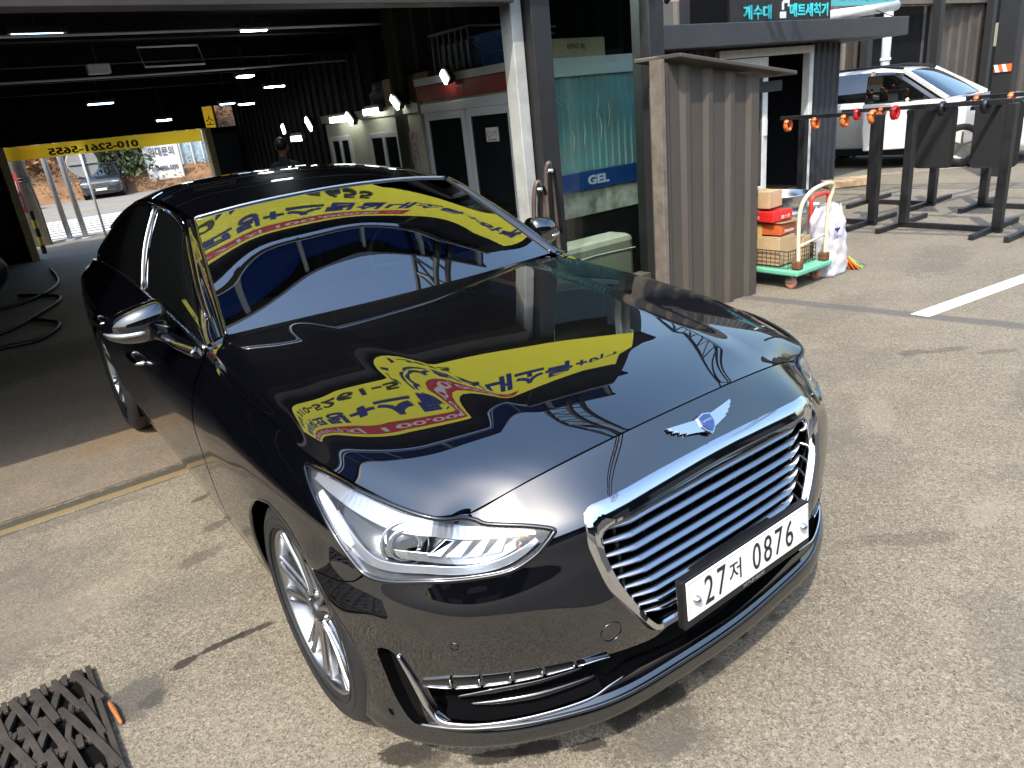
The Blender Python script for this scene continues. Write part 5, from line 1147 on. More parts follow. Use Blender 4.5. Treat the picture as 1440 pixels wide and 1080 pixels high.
b.build('hoop',M_STEEL,t); b=MB(); b.tube([(2.16,4.2,2.30),(2.16,4.8,2.30),(2.7,4.8,2.3),(2.7,4.2,2.3)],.014,6,closed=True); b.build('frame',M_STEEL,t); b=MB(); b.b2((2.2,4.25,1.99),(2.68,4.78,2.24)); b.build('liner',M_BLK,t,bevel=.03)
def lump(name,label,cat,c,r,m,seed=1,amp=.25,n=3,group=None):
    bm=bmesh.new(); bmesh.ops.create_icosphere(bm,subdivisions=n,radius=1); rg=np.random.default_rng(seed); K=rg.normal(size=(8,3))*2.2; ph=rg.uniform(0,6.28,8)
    for v in bm.verts:
        q=1+amp*sum(math.sin(float(np.dot(K[i],v.co))+ph[i]) for i in range(8))/3.0; v.co=Vector((c[0]+v.co.x*r[0]*q,c[1]+v.co.y*r[1]*q,c[2]+max(-r[2],v.co.z*r[2]*q)))
    me=bpy.data.meshes.new(name); bm.to_mesh(me); bm.free(); me.materials.append(m); me.polygons.foreach_set('use_smooth',np.ones(len(me.polygons),dtype=bool)); o=bpy.data.objects.new(name,me); COL.objects.link(o)
    return tag(o,label,cat,group) if label else o
lump('bundle','black and white bundle of cloths heaped on the container roof','bundle',(2.35,6.0,1.93),(.22,.26,.14),mat('bundle_cloth',(.10,.10,.11),.8,noise=.8,nscale=5,dark=(.02,.02,.02)),3,.3)
lump('covered_machine','low machine under a crumpled black cover at the left of the garage','machine',(-1.75,9.4,.42),(.50,.45,.42),M_BLK,5,.22)
for k,P in enumerate(([(-2.2,7.2,.03),(-1.48,7.38,.03),(-1.12,7.42,.03),(-.9,8.0,.03),(-1.1,8.6,.03)],[(-2.4,8.0,.03),(-1.5,8.1,.03),(-1.0,8.9,.03),(-.7,9.8,.03),(-1.1,10.6,.03)],[(-2.0,9.8,.03),(-1.13,9.9,.03),(-.6,11,.03),(-.5,12.9,.03)])):
    b=MB(); b.tube(crv(P,6,False),.022,6); tag(b.build('hose',M_BLK,smooth=True),['black hose looping on the garage floor, nearest of three','black hose on the garage floor, middle of three','black hose on the garage floor, nearest the far doorway'][k],'hose','hoses on the garage floor')
# fan-like reel frame under the ceiling, cables
for k,(x,y) in enumerate(((.35,7.0),(.9,8.0))):
    t=thing('hose_reel_frame',['empty rectangular steel frame hanging under the ceiling','small grey box hanging under the ceiling left of the steel frame'][k],'frame',(x,y,2.5)); b=MB()
    if k==0: b.tube([(x,y,2.55),(x+.55,y,2.55),(x+.58,y,2.38),(x+.03,y,2.38)],.010,5,closed=True); b.build('bar',M_ALU,t)
    else:
        b=MB(); b.box((x-.1-.75,y-.6,2.42),(.2,.1,.09)); b.build('case',M_ALU,t,bevel=.01); b=MB(); b.bar((x-.85,y-.6,2.46),(x-.85,y-.6,2.74),.012); b.build('hanger',M_STEEL,t)
for k,(P,r) in enumerate((([(-6,5.4,2.50),(-1,5.5,2.48),(3.1,5.6,2.52)],.012),([(-6,8.3,2.44),(0,8.35,2.42),(3.1,8.4,2.46)],.012))):
    b=MB(); b.tube(crv(P,6,False),r,5); tag(b.build('conduit',M_ALU),['thin pale conduit across the ceiling, nearer one','thin pale conduit across the ceiling, farther one'][k],'conduit')
t=thing('bay_fill_lamp','unseen fill tube added under the head of the glazed bay','lamp',(2.55,3.22,2.9)); b=MB(); b.b2((2.12,3.19,2.92),(2.94,3.25,2.95)); b.build('housing',M_STEEL,t); b=MB(); b.tube([(2.14,3.22,2.90),(2.92,3.22,2.90)],.016,10); b.build('tube',mat('fill_tube',(.95,1,.96),.4,emit=(.95,1,.95),estr=620),t,smooth=True)  # tube added out of view above the glazing to brighten the cabin end
# covered couch behind the glazing
t=thing('covered_couch','low couch under a grey-olive vinyl cover behind the glazing','couch',(2.5,3.42,0)); M_VIN=mat('vinyl_olive',(.30,.29,.24),.45,noise=.2,nscale=5)
b=MB(); b.b2((2.06,3.28,0),(2.94,3.56,.62)); b.build('cover',M_VIN,t,bevel=.05); b=MB(); b.tube([(2.06,3.275,.50),(2.5,3.272,.515),(2.94,3.275,.50)],.005,5); b.build('seam',mat('seam_pale',(.34,.33,.28),.6),t); b=MB(); b.tube([(2.55,3.275,.50),(2.56,3.275,.02)],.004,5); b.build('seam',MATS['seam_pale'],t)
# folded parasol and hose loops beside the post
M_HOSE=mat('brown_hose',(.10,.075,.06),.4,noise=.5,nscale=12)
for k,P in enumerate(([(1.70,3.0,.10),(1.69,3.0,.75),(1.71,3.0,1.08),(1.75,2.99,1.19),(1.79,3.0,1.06),(1.78,3.0,.7),(1.77,3.0,.1)],[(1.80,2.98,.10),(1.80,2.98,.9),(1.815,2.98,1.22),(1.84,2.97,1.30),(1.86,2.98,1.20),(1.875,2.98,.85),(1.89,2.98,.1)])):
    t=thing('hose_loop',['shorter glossy brown hose loop against the white jamb','taller glossy brown hose loop tied at the steel post'][k],'hose',(P[0][0],3,0),'hose loops by the post'); b=MB(); b.tube(crv(P,5,False),.016,8); b.build('hose',M_HOSE,t,smooth=True); b=MB(); b.tube(crv([(p[0]+.02,p[1]-.02,p[2]*.97) for p in P[1:-1]],5,False),.010,6); b.build('hose',MATS['dark_sheet'],t,smooth=True)
    b=MB(); b.lathe([(.028,-.012),(.032,0),(.028,.012)],10,c=(P[3][0],P[3][1],P[3][2]-.05)); b.build('tie',M_CHROME2,t)
# person behind the car
def person(x,y,rz):
    me=bpy.data.meshes.new('person'); J={'pel':(0,0,.93),'wai':(0,0,1.08),'che':(0,.0,1.28),'nec':(0,.02,1.44),'nk2':(0,.03,1.50)}
    names=list(J);P=[J[k] for k in names];R=[.15,.135,.16,.065,.055];E=[(0,1),(1,2),(2,3),(3,4)]
    for s in (-1,1):
        i=len(P); P+=[(s*.10,0,.90),(s*.11,-.03,.50),(s*.11,.03,.08),(s*.12,-.10,.05)]; R+=[.095,.062,.045,.04]; E+=[(0,i),(i,i+1),(i+1,i+2),(i+2,i+3)]
        i=len(P); P+=[(s*.19,0,1.36),(s*.25,.02,1.10),(s*.22,-.14,.92),(s*.20,-.22,.92)]; R+=[.065,.05,.04,.035]; E+=[(2,i),(i,i+1),(i+1,i+2),(i+2,i+3)]
    me.from_pydata(P,E,[]); o=bpy.data.objects.new('person',me); COL.objects.link(o); sk=o.modifiers.new('skin','SKIN'); 
    if not me.skin_vertices: 
        bm=bmesh.new(); bm.from_mesh(me); bm.verts.layers.skin.verify(); bm.to_mesh(me); bm.free()
    for i,v in enumerate(me.skin_vertices[0].data): v.radius=(R[i],R[i]*.8); v.use_root=(i==0)
    ss=o.modifiers.new('sub','SUBSURF'); ss.levels=2; ss.render_levels=2; me.materials.append(mat('dark_workwear',(.018,.022,.035),.8,noise=.3,nscale=9)); o.location=(x,y,0); o.rotation_euler=(0,0,rz)
    skin=mat('skin',(.52,.32,.22),.5); h=MB(); h.sphere((0,-.01,1.60),(.078,.098,.118),18,14); h.sphere((-.082,.0,1.595),(.014,.024,.034),8,6); h.sphere((.082,.0,1.595),(.014,.024,.034),8,6); h.sphere((0,-.108,1.59),(.014,.022,.024),8,6); h.tube([(0,.02,1.46),(0,.0,1.56)],.055,10); h=h.build('head',skin,None,smooth=True); h.parent=o
    b=MB(); b.sphere((0,.016,1.635),(.090,.105,.100),18,12); b=b.build('hair',mat('black_hair',(.008,.007,.007),.5),None,smooth=True); b.parent=h
    for s in (-1,1):
        b=MB(); b.sphere((s*.03,-.098,1.615),(.013,.008,.008),8,6); b=b.build('eye',mat('eye_dark',(.02,.015,.012),.2),None,smooth=True); b.parent=h
        b=MB()
        for q in range(4): b.tube([(s*(.175+.017*q),-.24,.925),(s*(.175+.017*q),-.285-.006*(q in(1,2)),.915),(s*(.177+.016*q),-.31-.008*(q in (1,2)),.89)],[.010,.009,.007],7)
        b.tube([(s*.175,-.22,.915),(s*.155,-.25,.90),(s*.155,-.275,.885)],[.011,.010,.008],7); b.sphere((s*.20,-.225,.925),(.038,.04,.018),10,8); b=b.build('hand',skin,None,smooth=True); b.parent=o
    return tag(o,'person in dark workwear standing behind the black car, only dark hair and one ear showing','person')
P_=person(2.26,9.0,2.4); P_.scale=(.94,.94,.94)
# ---------------- beyond the far doorway ----------------
M_CONC=mat('pole_concrete',(.46,.43,.37),.8,noise=.3,nscale=7,bump=.2); M_GALV=mat('galvanised',(.46,.49,.52),.45,.3,noise=.2,nscale=6)
t=thing('utility_pole','thick weathered concrete utility pole outside the far doorway','pole',(-.21,17.3,0)); b=MB(); b.tube([(-.21,17.3,0),(-.33,17.3,7)],[.19,.14],16); b.build('shaft',M_CONC,t,smooth=True); 
for z in (1.30,1.36): b=MB(); b.lathe([(.19,-.02),(.20,0),(.19,.02)],16,c=(-.23,17.3,z)); b.build('steel_band',M_STEEL,t)
b=MB(); b.tube(crv([(-.05,17.12,0),(-.06,17.1,.9),(-.14,17.1,1.6),(-.2,17.1,3)],5,False),.012,5); b.build('cable',M_BLK,t)
for k,(x,y,lab) in enumerate(((.33,17.38,'left of two slim galvanised posts outside the far doorway'),(.62,17.3,'right of two slim galvanised posts outside the far doorway'))):
    t=thing('steel_post',lab,'post',(x,y,0),'galvanised posts by the road'); b=MB(); b.tube([(x,y,0),(x-.10,y,4.2)],.055,12); b.build('shaft',M_GALV,t,smooth=True); b=MB(); b.lathe([(.056,0),(.10,.0),(.10,.02),(.056,.03)],12,c=(x,y,0)); b.build('foot_plate',M_GALV,t)
t=thing('road_sign','grey back of a round road sign on a thin post','road sign',(.93,17.0,0)); b=MB(); b.tube([(.96,17.0,0),(.93,17.0,1.95)],.025,10); b.build('post',M_GALV,t,smooth=True); b=MB(); b.lathe([(0,.0),(.29,.0),(.30,.012),(.29,.02),(0,.02)],32,'Y',c=(.93,17.03,1.53)); b.build('disc',mat('sign_back',(.42,.43,.45),.5,.2),t); b=MB(); b.b2((.66,17.015,1.50),(1.2,17.03,1.53)); b.build('bracket',M_GALV,t)
t=thing('roadside_banner','red and white upright roadside banner at the left of the far doorway','banner',(-.50,16.2,0)); b=MB(); b.b2((-.56,16.2,.75),(-.34,16.21,1.50)); b.build('cloth',mat('banner_pink',(.75,.10,.16),.6),t); b=MB(); b.b2((-.52,16.19,1.12),(-.38,16.198,1.34)); b.b2((-.52,16.19,.86),(-.38,16.198,1.05)); b.build('white_patch',M_BW,t); b=MB(); b.tube([(-.57,16.21,0),(-.57,16.21,1.6)],.015,6); b.build('rod',M_GALV,t)
t=thing('hazard_post','yellow and black striped bollard beside the concrete pole','bollard',(-.36,15.6,0))
for k in range(5): b=MB(); b.lathe([(.045,0),(.045,.16)],10,c=(-.33,15.6,.16*k)); b.build('band',mat('hazard_yellow',(.7,.48,.02),.5) if k%2 else M_BLK,t,smooth=True)
t=thing('notice_banner','tall white notice banner with dark lettering across the road','banner',(8.7,45.5,-.5)); b=MB(); b.b2((7.75,45.4,-.40),(9.55,45.46,2.10)); b.build('cloth',M_BW,t); text('banner_lettering','임대문의',mat('faded_ink',(.16,.16,.20),.7),frame((8.65,45.38,1.45),(1,0,0),(0,0,1)),.4,t,.004,bold=.01,width=1.35,height=.5); text('banner_lettering','010-4886-5890',MATS['faded_ink'],frame((8.65,45.38,.55),(1,0,0),(0,0,1)),.3,t,.004,bold=.01,width=1.45,height=.28)
for x in (7.72,9.58): b=MB(); b.tube([(x,45.43,-.55),(x,45.43,2.3)],.035,8); b.build('post',M_GALV,t)
t=thing('netting_frame','pale blue netting on white posts right of the white notice banner','fence',(11,46,0)); b=MB(); b.b2((10.0,46.6,0),(12.4,46.63,2.4)); b.build('net',mat('net_blue',(.42,.55,.62),.7,noise=.4,nscale=5,dark=(.20,.27,.32)),t)
for x in (9.95,10.6,11.2,11.8,12.4): b=MB(); b.tube([(x,46.5,-.5),(x,46.5,2.5)],.04,8); b.build('post',M_JAMB,t)
t=thing('slope_board','faded yellow board on the slope behind the parked SUV','board',(5.6,45.2,-.5)); b=MB(); b.b2((5.15,45.2,-.35),(5.95,45.25,.30)); b.build('board',mat('faded_yellow',(.62,.50,.16),.7,noise=.3,nscale=4),t); b=MB(); b.bar((5.3,45.27,-.55),(5.3,45.27,.2),.05); b.build('leg',M_WOOD,t); b=MB(); b.bar((5.8,45.27,-.55),(5.8,45.27,.2),.05); b.build('leg',M_WOOD,t)
def car2(name,label,paint,L=4.7,Wd=1.88,H=1.62,kind='suv',open_door=False,group=None):
    """front at y=0 facing -y, origin on the ground at the front centre"""
    t=thing(name,label,'car',(0,0,0),group); hw=Wd/2
    # lofted lower body: y, half width low, half width mid, half width belt, z belt
    st=[(0.0,.55,.66,.58,.74),(.06,.72,.80,.72,.84),(.20,.84,.90,.82,.94),(.45,.91,.935,.85,1.0),(.9,.93,.94,.86,1.06),(1.35,.93,.94,.87,1.09),(2.2,.93,.94,.88,1.11),(3.2,.93,.94,.88,1.13),(L-.9,.93,.94,.87,1.16),(L-.35,.91,.93,.85,1.15),(L-.08,.86,.89,.80,1.10),(L,.78,.82,.72,1.02)]
    k=hw/.94; ST=crv(st,4,False); V=[]; m=0
    for y,a,bm_,c,zb in ST:
        half=[(a*.90,.25),(a*.985,.33),(a+.0,.42),(bm_,.62),(bm_*.992,.80*zb+.02),(c*1.01,zb-.035),(c*.93,zb+.008),(c*.55,zb+.022),(0,zb+.028)]
        pr=[(-x*k,y,z) for x,z in half]+[(x*k,y,z) for x,z in half[:-1][::-1]]; pr=[tuple(q) for q in crv(pr,2,False)]; m=len(pr); V+=pr
    n_=len(ST);F=[(i*m+j,(i+1)*m+j,(i+1)*m+j+1,i*m+j+1) for i in range(n_-1) for j in range(m-1)]+[tuple(range(m)),tuple((n_-1)*m+j for j in range(m-1,-1,-1))]
    bd=MB(); bd.add(V,F); bo=bd.build('body',paint,t,sa=50)
    # lofted glasshouse and roof
    gs=[(1.22,.84,.74,1.09),(1.62,.84,.68,1.36),(2.02,.845,.635,H-.075),(2.45,.85,.61,H-.012),(2.95,.855,.60,H),(3.5,.855,.60,H-.012),(L-.75,.85,.61,H-.075),(L-.38,.84,.63,H-.20),(L-.10,.82,.70,1.16)]
    G=crv(gs,5,False); V=[];MI=[];F=[]
    for y,wb,wr,z in G:
        zb=min(1.10+.018*(y-1.2),z); pr=[(-wb,zb),(-(wb*.55+wr*.45)-.012,zb*.5+z*.5),(-wr,z-.035),(-wr*.93,z-.006),(-wr*.5,z+.022),(0,z+.03)]
        V+=[(x*k,y,zz) for x,zz in pr]+[(-x*k,y,zz) for x,zz in pr[:-1][::-1]]
    m=11
    for i in range(len(G)-1):
        for j in range(m-1):
            F.append((i*m+j,(i+1)*m+j,(i+1)*m+j+1,i*m+j+1)); yc=(G[i][0]+G[i+1][0])/2
            MI.append(1 if (2<=j<=7 and 2.05<yc<L-.62) else 0)
    g=mk('glasshouse',V,F,[M_TINT,paint],t,smooth=True,mi=MI)
    for sg in (-1,1):
        for (a,c) in (((.855,1.25,1.10),(.635,2.06,H-.075)),((.86,2.50,1.12),(.615,2.60,H-.05)),((.86,3.48,1.13),(.61,3.50,H-.05)),((.84,L-.20,1.15),(.615,L-.70,H-.09))):
            b=MB(); b.bar((sg*a[0]*k,a[1],a[2]),(sg*c[0]*k,c[1],c[2]+.02),.075,.05); b.build('pillar',paint if a[1]<2 or a[1]>4 else M_BLK,t)
        b=MB(); b.tube([(sg*.59*k,2.1,H-.02),(sg*.57*k,2.5,H+.045),(sg*.57*k,3.5,H+.045),(sg*.58*k,L-.75,H-.03)],.022,6); b.build('roof_rail',M_BLK,t)
        b=MB(); b.sphere((sg*(hw+.10),1.78,1.12),(.11,.07,.085),12,8); b.bar((sg*.88*k,1.82,1.07),(sg*(hw+.08),1.80,1.10),.05); b.build('wing_mirror',paint,t,smooth=True)
        b=MB(); b.box((sg*.70*k,.10,.80),(.34,.16,.10)); b.build('headlight',M_LAMPW,t,bevel=.03)
        for y in (.92,.92+L*.6):
            w=MB(); w.lathe([(.22,.02),(.24,0),(.33,0),(.355,.03),(.355,.20),(.33,.22),(.2,.22)],28,'X'); w=w.build('tyre',M_RUB,None,smooth=True); w.parent=t; w.matrix_parent_inverse=t.matrix_basis.inverted(); w.location=(sg*(hw+.005),y,.355); w.rotation_euler=(0,0,0 if sg<0 else math.pi)
            b=MB(); b.lathe([(0,.03),(.05,.02),(.2,.04),(.225,.02),(.225,.05)],20,'X'); 
            for q in range(5): an=q*1.2566; b.bar((.02,0,0),(.025,.21*math.sin(an),.21*math.cos(an)),.05,.03)
            r=b.build('rim',M_RIM,w); 
            b=MB(); b.lathe([(.40,.0),(.375,.0),(.375,.06),(.40,.06)],28,'X',c=(sg*hw*.985-(0 if sg<0 else .06),y,.36)); b.build('arch_cladding',M_BLK,t)
        b=MB(); b.b2((sg*.90*k,1.3,.22),(sg*.95*k,L-1.35,.34)); b.build('side_cladding',M_BLK,t,bevel=.01)
        for y in (2.35,3.30): b=MB(); b.box((sg*.94*k,y,.90),(.03,.18,.03)); b.build('door_handle',M_CHROME2,t,bevel=.008)
    b=MB(); b.b2((-.42,-.02,.50),(.42,.05,.80)); gr=b.build('grille',M_BLK,t,bevel=.02)
    for z in (.56,.63,.70,.76): b=MB(); b.b2((-.40,-.03,z-.01),(.40,-.018,z+.01)); b.build('grille_bar',M_CHROME2,gr)
    b=MB(); b.b2((-.70,-.01,.28),(.70,.06,.42)); b.build('lower_grille',M_BLK,t,bevel=.02)
    b=MB(); b.b2((-.26,-.045,.43),(.26,-.032,.54)); b.build('number_plate',M_WHITE,t)
    b=MB(); b.b2((-.78*k,.3,.2),(.78*k,L-.3,.5)); b.build('underbody',M_VOID,t)
    return t
M_WPAINT=mat('pearl_white',(.76,.75,.72),.3,coat=1); M_DPAINT=mat('dark_slate_paint',(.018,.020,.026),.3,coat=1); M_RPAINT=mat('red_paint',(.35,.04,.05),.35,coat=1)
W=car2('white_suv','white SUV with a front door open, parked beyond the mat racks',M_WPAINT,4.75,1.9,1.64)
W.location=(13.0,3.75,0); W.rotation_euler=(0,0,math.radians(3))
# its open front door, hinged at the front edge
hx,hy=-.945,1.42; an=math.radians(-24); dx,dy=math.sin(an),math.cos(an); D3=lambda q,o,z:(hx+dx*q-o*dy,hy+dy*q+o*dx,z)
od=MB(); pf=[(0,.34),(1.02,.34),(1.06,.70),(1.06,1.11),(0,1.08)]
od.prism(pf,lambda q,z:D3(q,0,z),lambda q,z:D3(q,.07,z)); od=od.build('open_door',M_WPAINT,None,bevel=.02); od.parent=W
wp=[(.05,1.112),(1.04,1.112),(1.0,1.54),(.62,1.54)]
b=MB(); b.prism(wp,lambda q,z:D3(q,.03,z),lambda q,z:D3(q,.04,z)); b=b.build('door_window',M_TINT,None); b.parent=od
b=MB(); b.tube([D3(q,.035,z) for q,z in wp],.016,6,closed=True); b=b.build('window_frame',M_BLK,None); b.parent=od
b=MB(); b.bar(D3(.80,.0,.95),D3(.96,.0,.95),.03,.03); b=b.build('door_handle',M_CHROME2,None); b.parent=od
D=car2('dark_suv','dark slate SUV facing us across the road below the slope',M_DPAINT,4.9,1.95,1.72); D.location=(4.75,42.6,-.52); D.rotation_euler=(0,0,math.radians(-14))
D2=car2('red_hatchback','red and white car half hidden by the concrete pole across the road',M_RPAINT,4.2,1.8,1.5); D2.location=(1.45,40.5,-.46); D2.rotation_euler=(0,0,math.radians(90))
# ---------------- mat drying racks ----------------
M_RACK=mat('rack_black',(.015,.015,.017),.42,noise=.35,nscale=12,rvar=.1); M_OR=mat('clamp_orange',(.85,.20,.04),.4); M_RD=mat('clamp_red',(.70,.02,.02),.4)
def rack(x,y0,y1,label,ext0=0,ext1=0,h=1.22):
    t=thing('mat_rack',label,'rack',(x,(y0+y1)/2,0),'black steel mat racks')
    for y in (y0,y1):
        b=MB(); b.bar((x,y,.05),(x,y,h-.02),.085,.085); b.build('post',M_RACK,t,bevel=.006)
        b=MB(); b.bar((x-.46,y+.05,.03),(x+.62,y+.05,.03),.05,.05); b.build('foot',M_RACK,t,bevel=.004)
    b=MB(); b.bar((x,y0+.05,.035),(x,y1-.05,.035),.05,.05); b.build('bottom_rail',M_RACK,t,bevel=.004)
    b=MB(); b.bar((x-.01,y0+ext0,h),(x-.01,y1-ext1,h),.045,.045); b.build('top_rail',M_RACK,t,bevel=.004)
    return t
rack(6.85,4.25,3.34,'front mat rack at the left end of the row, behind the rubbish bag',.30,-.30)
rack(6.85,2.99,2.06,'front mat rack in the middle with a low rail between its posts',.02,.0,1.25)
rack(6.85,1.75,.80,'front mat rack at the right edge of the row',.1,.2,1.27)
rack(8.25,4.12,3.34,'rear mat rack behind the orange clamps',.45,-.2,1.18)
rack(8.25,2.76,1.8,'rear mat rack behind the hanging black mats',.3,.1,1.24)
def clamp(x,y,z,m,label):
    t=thing('spring_clamp',label,'clamp',(x,y,z),'plastic spring clamps on the racks')
    P=[(x-.015,y,z-.085),(x-.048,y,z-.045),(x-.044,y,z+.012),(x,y,z+.036),(x+.044,y,z+.012),(x+.048,y,z-.045),(x+.015,y,z-.085)]
    b=MB(); b.tube(crv(P,3,False),.017,6,squash=1.9,up=(0,1,0)); b.build('jaw',m,t,smooth=True)
    b=MB(); b.tube([(x-.05,y-.03,z),(x-.05,y+.03,z)],.014,8); b.build('pivot',M_BLK,t,smooth=True)
for k,(x,y,z,m,lb) in enumerate(((6.85,4.46,1.16,M_OR,'orange clamp at the far left tip of the front rack'),(6.85,4.10,1.17,M_OR,'second orange clamp from the left on the front rack'),(6.85,3.74,1.18,M_OR,'third orange clamp from the left, before the first post'),(6.85,3.42,1.20,M_OR,'orange clamp directly over the first front post'),(6.85,3.18,1.23,M_RD,'bright red clamp in the gap between two front racks'),
  (8.25,4.37,1.16,M_RD,'red clamp on the rear rack, left one'),(8.25,4.05,1.16,M_OR,'orange clamp on the rear rack over its left post'),(8.25,3.60,1.15,M_RD,'red clamp low on the rear rack, beside the orange ones'),(8.25,2.95,1.22,M_OR,'orange clamp high on the rear rack above the first black mat'),(8.25,2.60,1.22,M_OR,'small orange clamp above the second black mat'),
  (6.85,2.70,1.24,M_BLK,'black clamp on the middle front rack, left'),(6.85,2.30,1.24,M_BLK,'black clamp on the middle front rack, right'))): clamp(x,y,z,m,lb)
M_MAT=mat('carpet_black',(.006,.006,.0065),.9,noise=.3,nscale=40,bump=.3,bscale=200)
for k,(y0,y1,lb) in enumerate(((3.25,2.83,'black car floor mat hanging at the left between the racks'),(2.64,2.20,'black car floor mat hanging at the right between the racks'))):
    pts=[]
    for (cx,cz,a0) in ((y0-.06,.61,180),(y1+.06,.61,270),(y1+.06,1.16,0),(y0-.06,1.16,90)):
        for q in range(5): a=math.radians(a0+q*22.5); pts.append((cx-.06*math.cos(a)*1,cz+.06*math.sin(a)))
    b=MB(); b.prism(pts,lambda y,z:(7.50+.03*math.sin(y*9),y,z),lambda y,z:(7.515+.03*math.sin(y*9),y,z)); t=b.build('floor_mat',M_MAT); tag(t,lb,'floor mat','floor mats hung to dry')
    b=MB(); b.bar((6.85,(y0+y1)/2,1.20),(8.25,(y0+y1)/2,1.20),.035,.035); tag(b.build('cross_rail',M_RACK),['steel cross rail carrying the left floor mat','steel cross rail carrying the right floor mat'][k],'rail')
# ---------------- platform trolley and what it carries ----------------
T=thing('platform_trolley','green platform trolley with a cream tube handle and salmon wheels','trolley',(4.2,2.8,0))
M_GRN=mat('trolley_green',(.16,.50,.33),.45,noise=.12,nscale=7); M_CRM=mat('handle_cream',(.72,.66,.48),.4,noise=.15,nscale=12); M_SAL=mat('wheel_salmon',(.62,.25,.18),.55); M_RUST=mat('rust',(.16,.06,.025),.8,noise=.5,nscale=15)
b=MB(); b.b2((3.94,2.42,.125),(4.46,3.25,.17)); b.build('deck',M_GRN,T,bevel=.012)
for x in (4.02,4.38):
    for y in (2.53,3.12):
        w=MB(); w.lathe([(0,-.018),(.042,-.018),(.052,-.010),(.052,.010),(.042,.018),(0,.018)],20,'X',c=(x,y,.052)); w.build('caster_wheel',M_SAL,T,smooth=True); b=MB(); b.b2((x-.028,y-.03,.055),(x-.022,y+.03,.124)); b.b2((x+.022,y-.03,.055),(x+.028,y+.03,.124)); b.b2((x-.035,y-.035,.112),(x+.035,y+.035,.1245)); b.build('caster_fork',M_CHROME2,T)
hp=[(4.01,2.46,.17),(4.01,2.47,.55),(4.03,2.46,.70),(4.09,2.44,.78),(4.18,2.43,.815),(4.32,2.42,.83),(4.40,2.42,.81),(4.415,2.43,.74),(4.40,2.45,.62),(4.40,2.46,.17)]
b=MB(); b.tube(crv(hp,6,False),.0165,10); b.build('handle',M_CRM,T,smooth=True); b=MB(); b.tube([(4.01,2.47,.36),(4.40,2.46,.40)],.010,8); b.build('handle_crossbar',M_CRM,T,smooth=True)
for x in (4.01,4.40): b=MB(); b.b2((x-.035,2.43,.171),(x+.035,2.51,.245)); b.build('handle_bracket',M_RUST,T,bevel=.015)
t=thing('wire_basket','rusty wire basket tray on the green trolley','basket',(4.2,2.85,.17)); M_WIRE=mat('rusty_wire',(.10,.07,.05),.6,.4)
X0,X1,Y0,Y1=3.97,4.37,2.53,3.2
for z in (.18,.215,.25,.285,.32): b=MB(); b.tube([(X0,Y0,z),(X1,Y0,z),(X1,Y1,z),(X0,Y1,z)],.003 if z<.3 else .006,5,closed=True); b.build('wire_ring',M_WIRE,t)
for k in range(13):
    x=X0+(X1-X0)*k/12; b=MB(); b.tube([(x,Y0,.18),(x,Y0,.32)],.0028,4); b.build('wire_upright',M_WIRE,t)
for k in range(17):
    y=Y0+(Y1-Y0)*k/16; b=MB(); b.tube([(X0,y,.18),(X0,y,.32)],.0028,4); b.build('wire_upright',M_WIRE,t); b=MB(); b.tube([(X1,y,.18),(X1,y,.32)],.0028,4); b.build('wire_upright',M_WIRE,t)
t=carton('cardboard_box','large kraft box with dark print standing in the wire basket',(4.10,2.86,.185),(.22,.46,.235),M_CARD,0); text('box_lettering','배기',M_INK,frame((3.985,2.93,.36),(0,-1,0),(0,0,1)),.05,t,.0005,width=.09,height=.035); text('box_lettering','뭉치',M_INK,frame((3.985,2.93,.315),(0,-1,0),(0,0,1)),.05,t,.0005,width=.09,height=.035)
carton('cardboard_box','small kraft box beside the large one in the basket',(4.29,2.72,.185),(.13,.30,.20),M_CARD,.1)
M_ORB=mat('orange_box',(.62,.13,.03),.5,noise=.2,nscale=8); t=carton('parts_box','open orange box wedged under the red one on the trolley',(4.12,2.84,.44),(.24,.40,.085),M_ORB,.06); text('box_lettering','SINRADIN',M_BW,frame((4.125,2.632,.47),(1,0,0),(0,0,1)),.04,t,.0005,width=.13,height=.022)
M_REDB=mat('red_box',(.66,.02,.02),.45); t=carton('parts_box','bright red printed box on top of the orange one',(4.10,2.88,.552),(.26,.42,.075),M_REDB,-.05); text('box_lettering','불스원',M_BW,frame((3.958,2.87,.588),(0,-1,.0),(0,0,1)),.04,t,.0005,width=.12,height=.03); text('box_lettering','불스원',M_BW,frame((4.11,2.66,.588),(1,0,0),(0,0,1)),.04,t,.0005,width=.12,height=.03)
t=carton('cardboard_box','kraft box with yellow tape topmost on the trolley pile',(4.11,2.92,.655),(.20,.32,.13),M_CARD,.05)
b=MB(); b.add([(4.0,2.62,.541),(4.32,2.60,.530),(4.42,2.86,.520),(4.0,2.9,.541),(4.0,2.62,.548),(4.32,2.60,.537),(4.42,2.86,.527),(4.0,2.9,.548)],[(0,3,2,1),(4,5,6,7),(0,1,5,4),(1,2,6,5),(2,3,7,6),(3,0,4,7)]); tag(b.build('cardboard_sheet',M_CARD2),'flat brown cardboard sheet sticking out between the red and orange boxes','cardboard')
b=MB(); b.b2((4.36,2.55,.19),(4.365,3.1,.33)); tag(b.build('black_tray',M_BLK),'black plastic sheet standing along the inside of the wire basket','tray')
t=thing('steel_pot','large dented aluminium drum behind the trolley','drum',(5.0,3.35,0)); b=MB(); b.lathe([(0,.0),(.27,.0),(.28,.02),(.28,.20),(.288,.21),(.288,.23),(.28,.24),(.28,.42),(.288,.43),(.288,.45),(.28,.46),(.28,.60),(.292,.61),(.292,.625),(.27,.62),(.27,.3)],36,c=(5.05,3.35,0)); b.build('drum',mat('aluminium_drum',(.62,.61,.57),.25,1,rvar=.1,nscale=9),t,smooth=True)
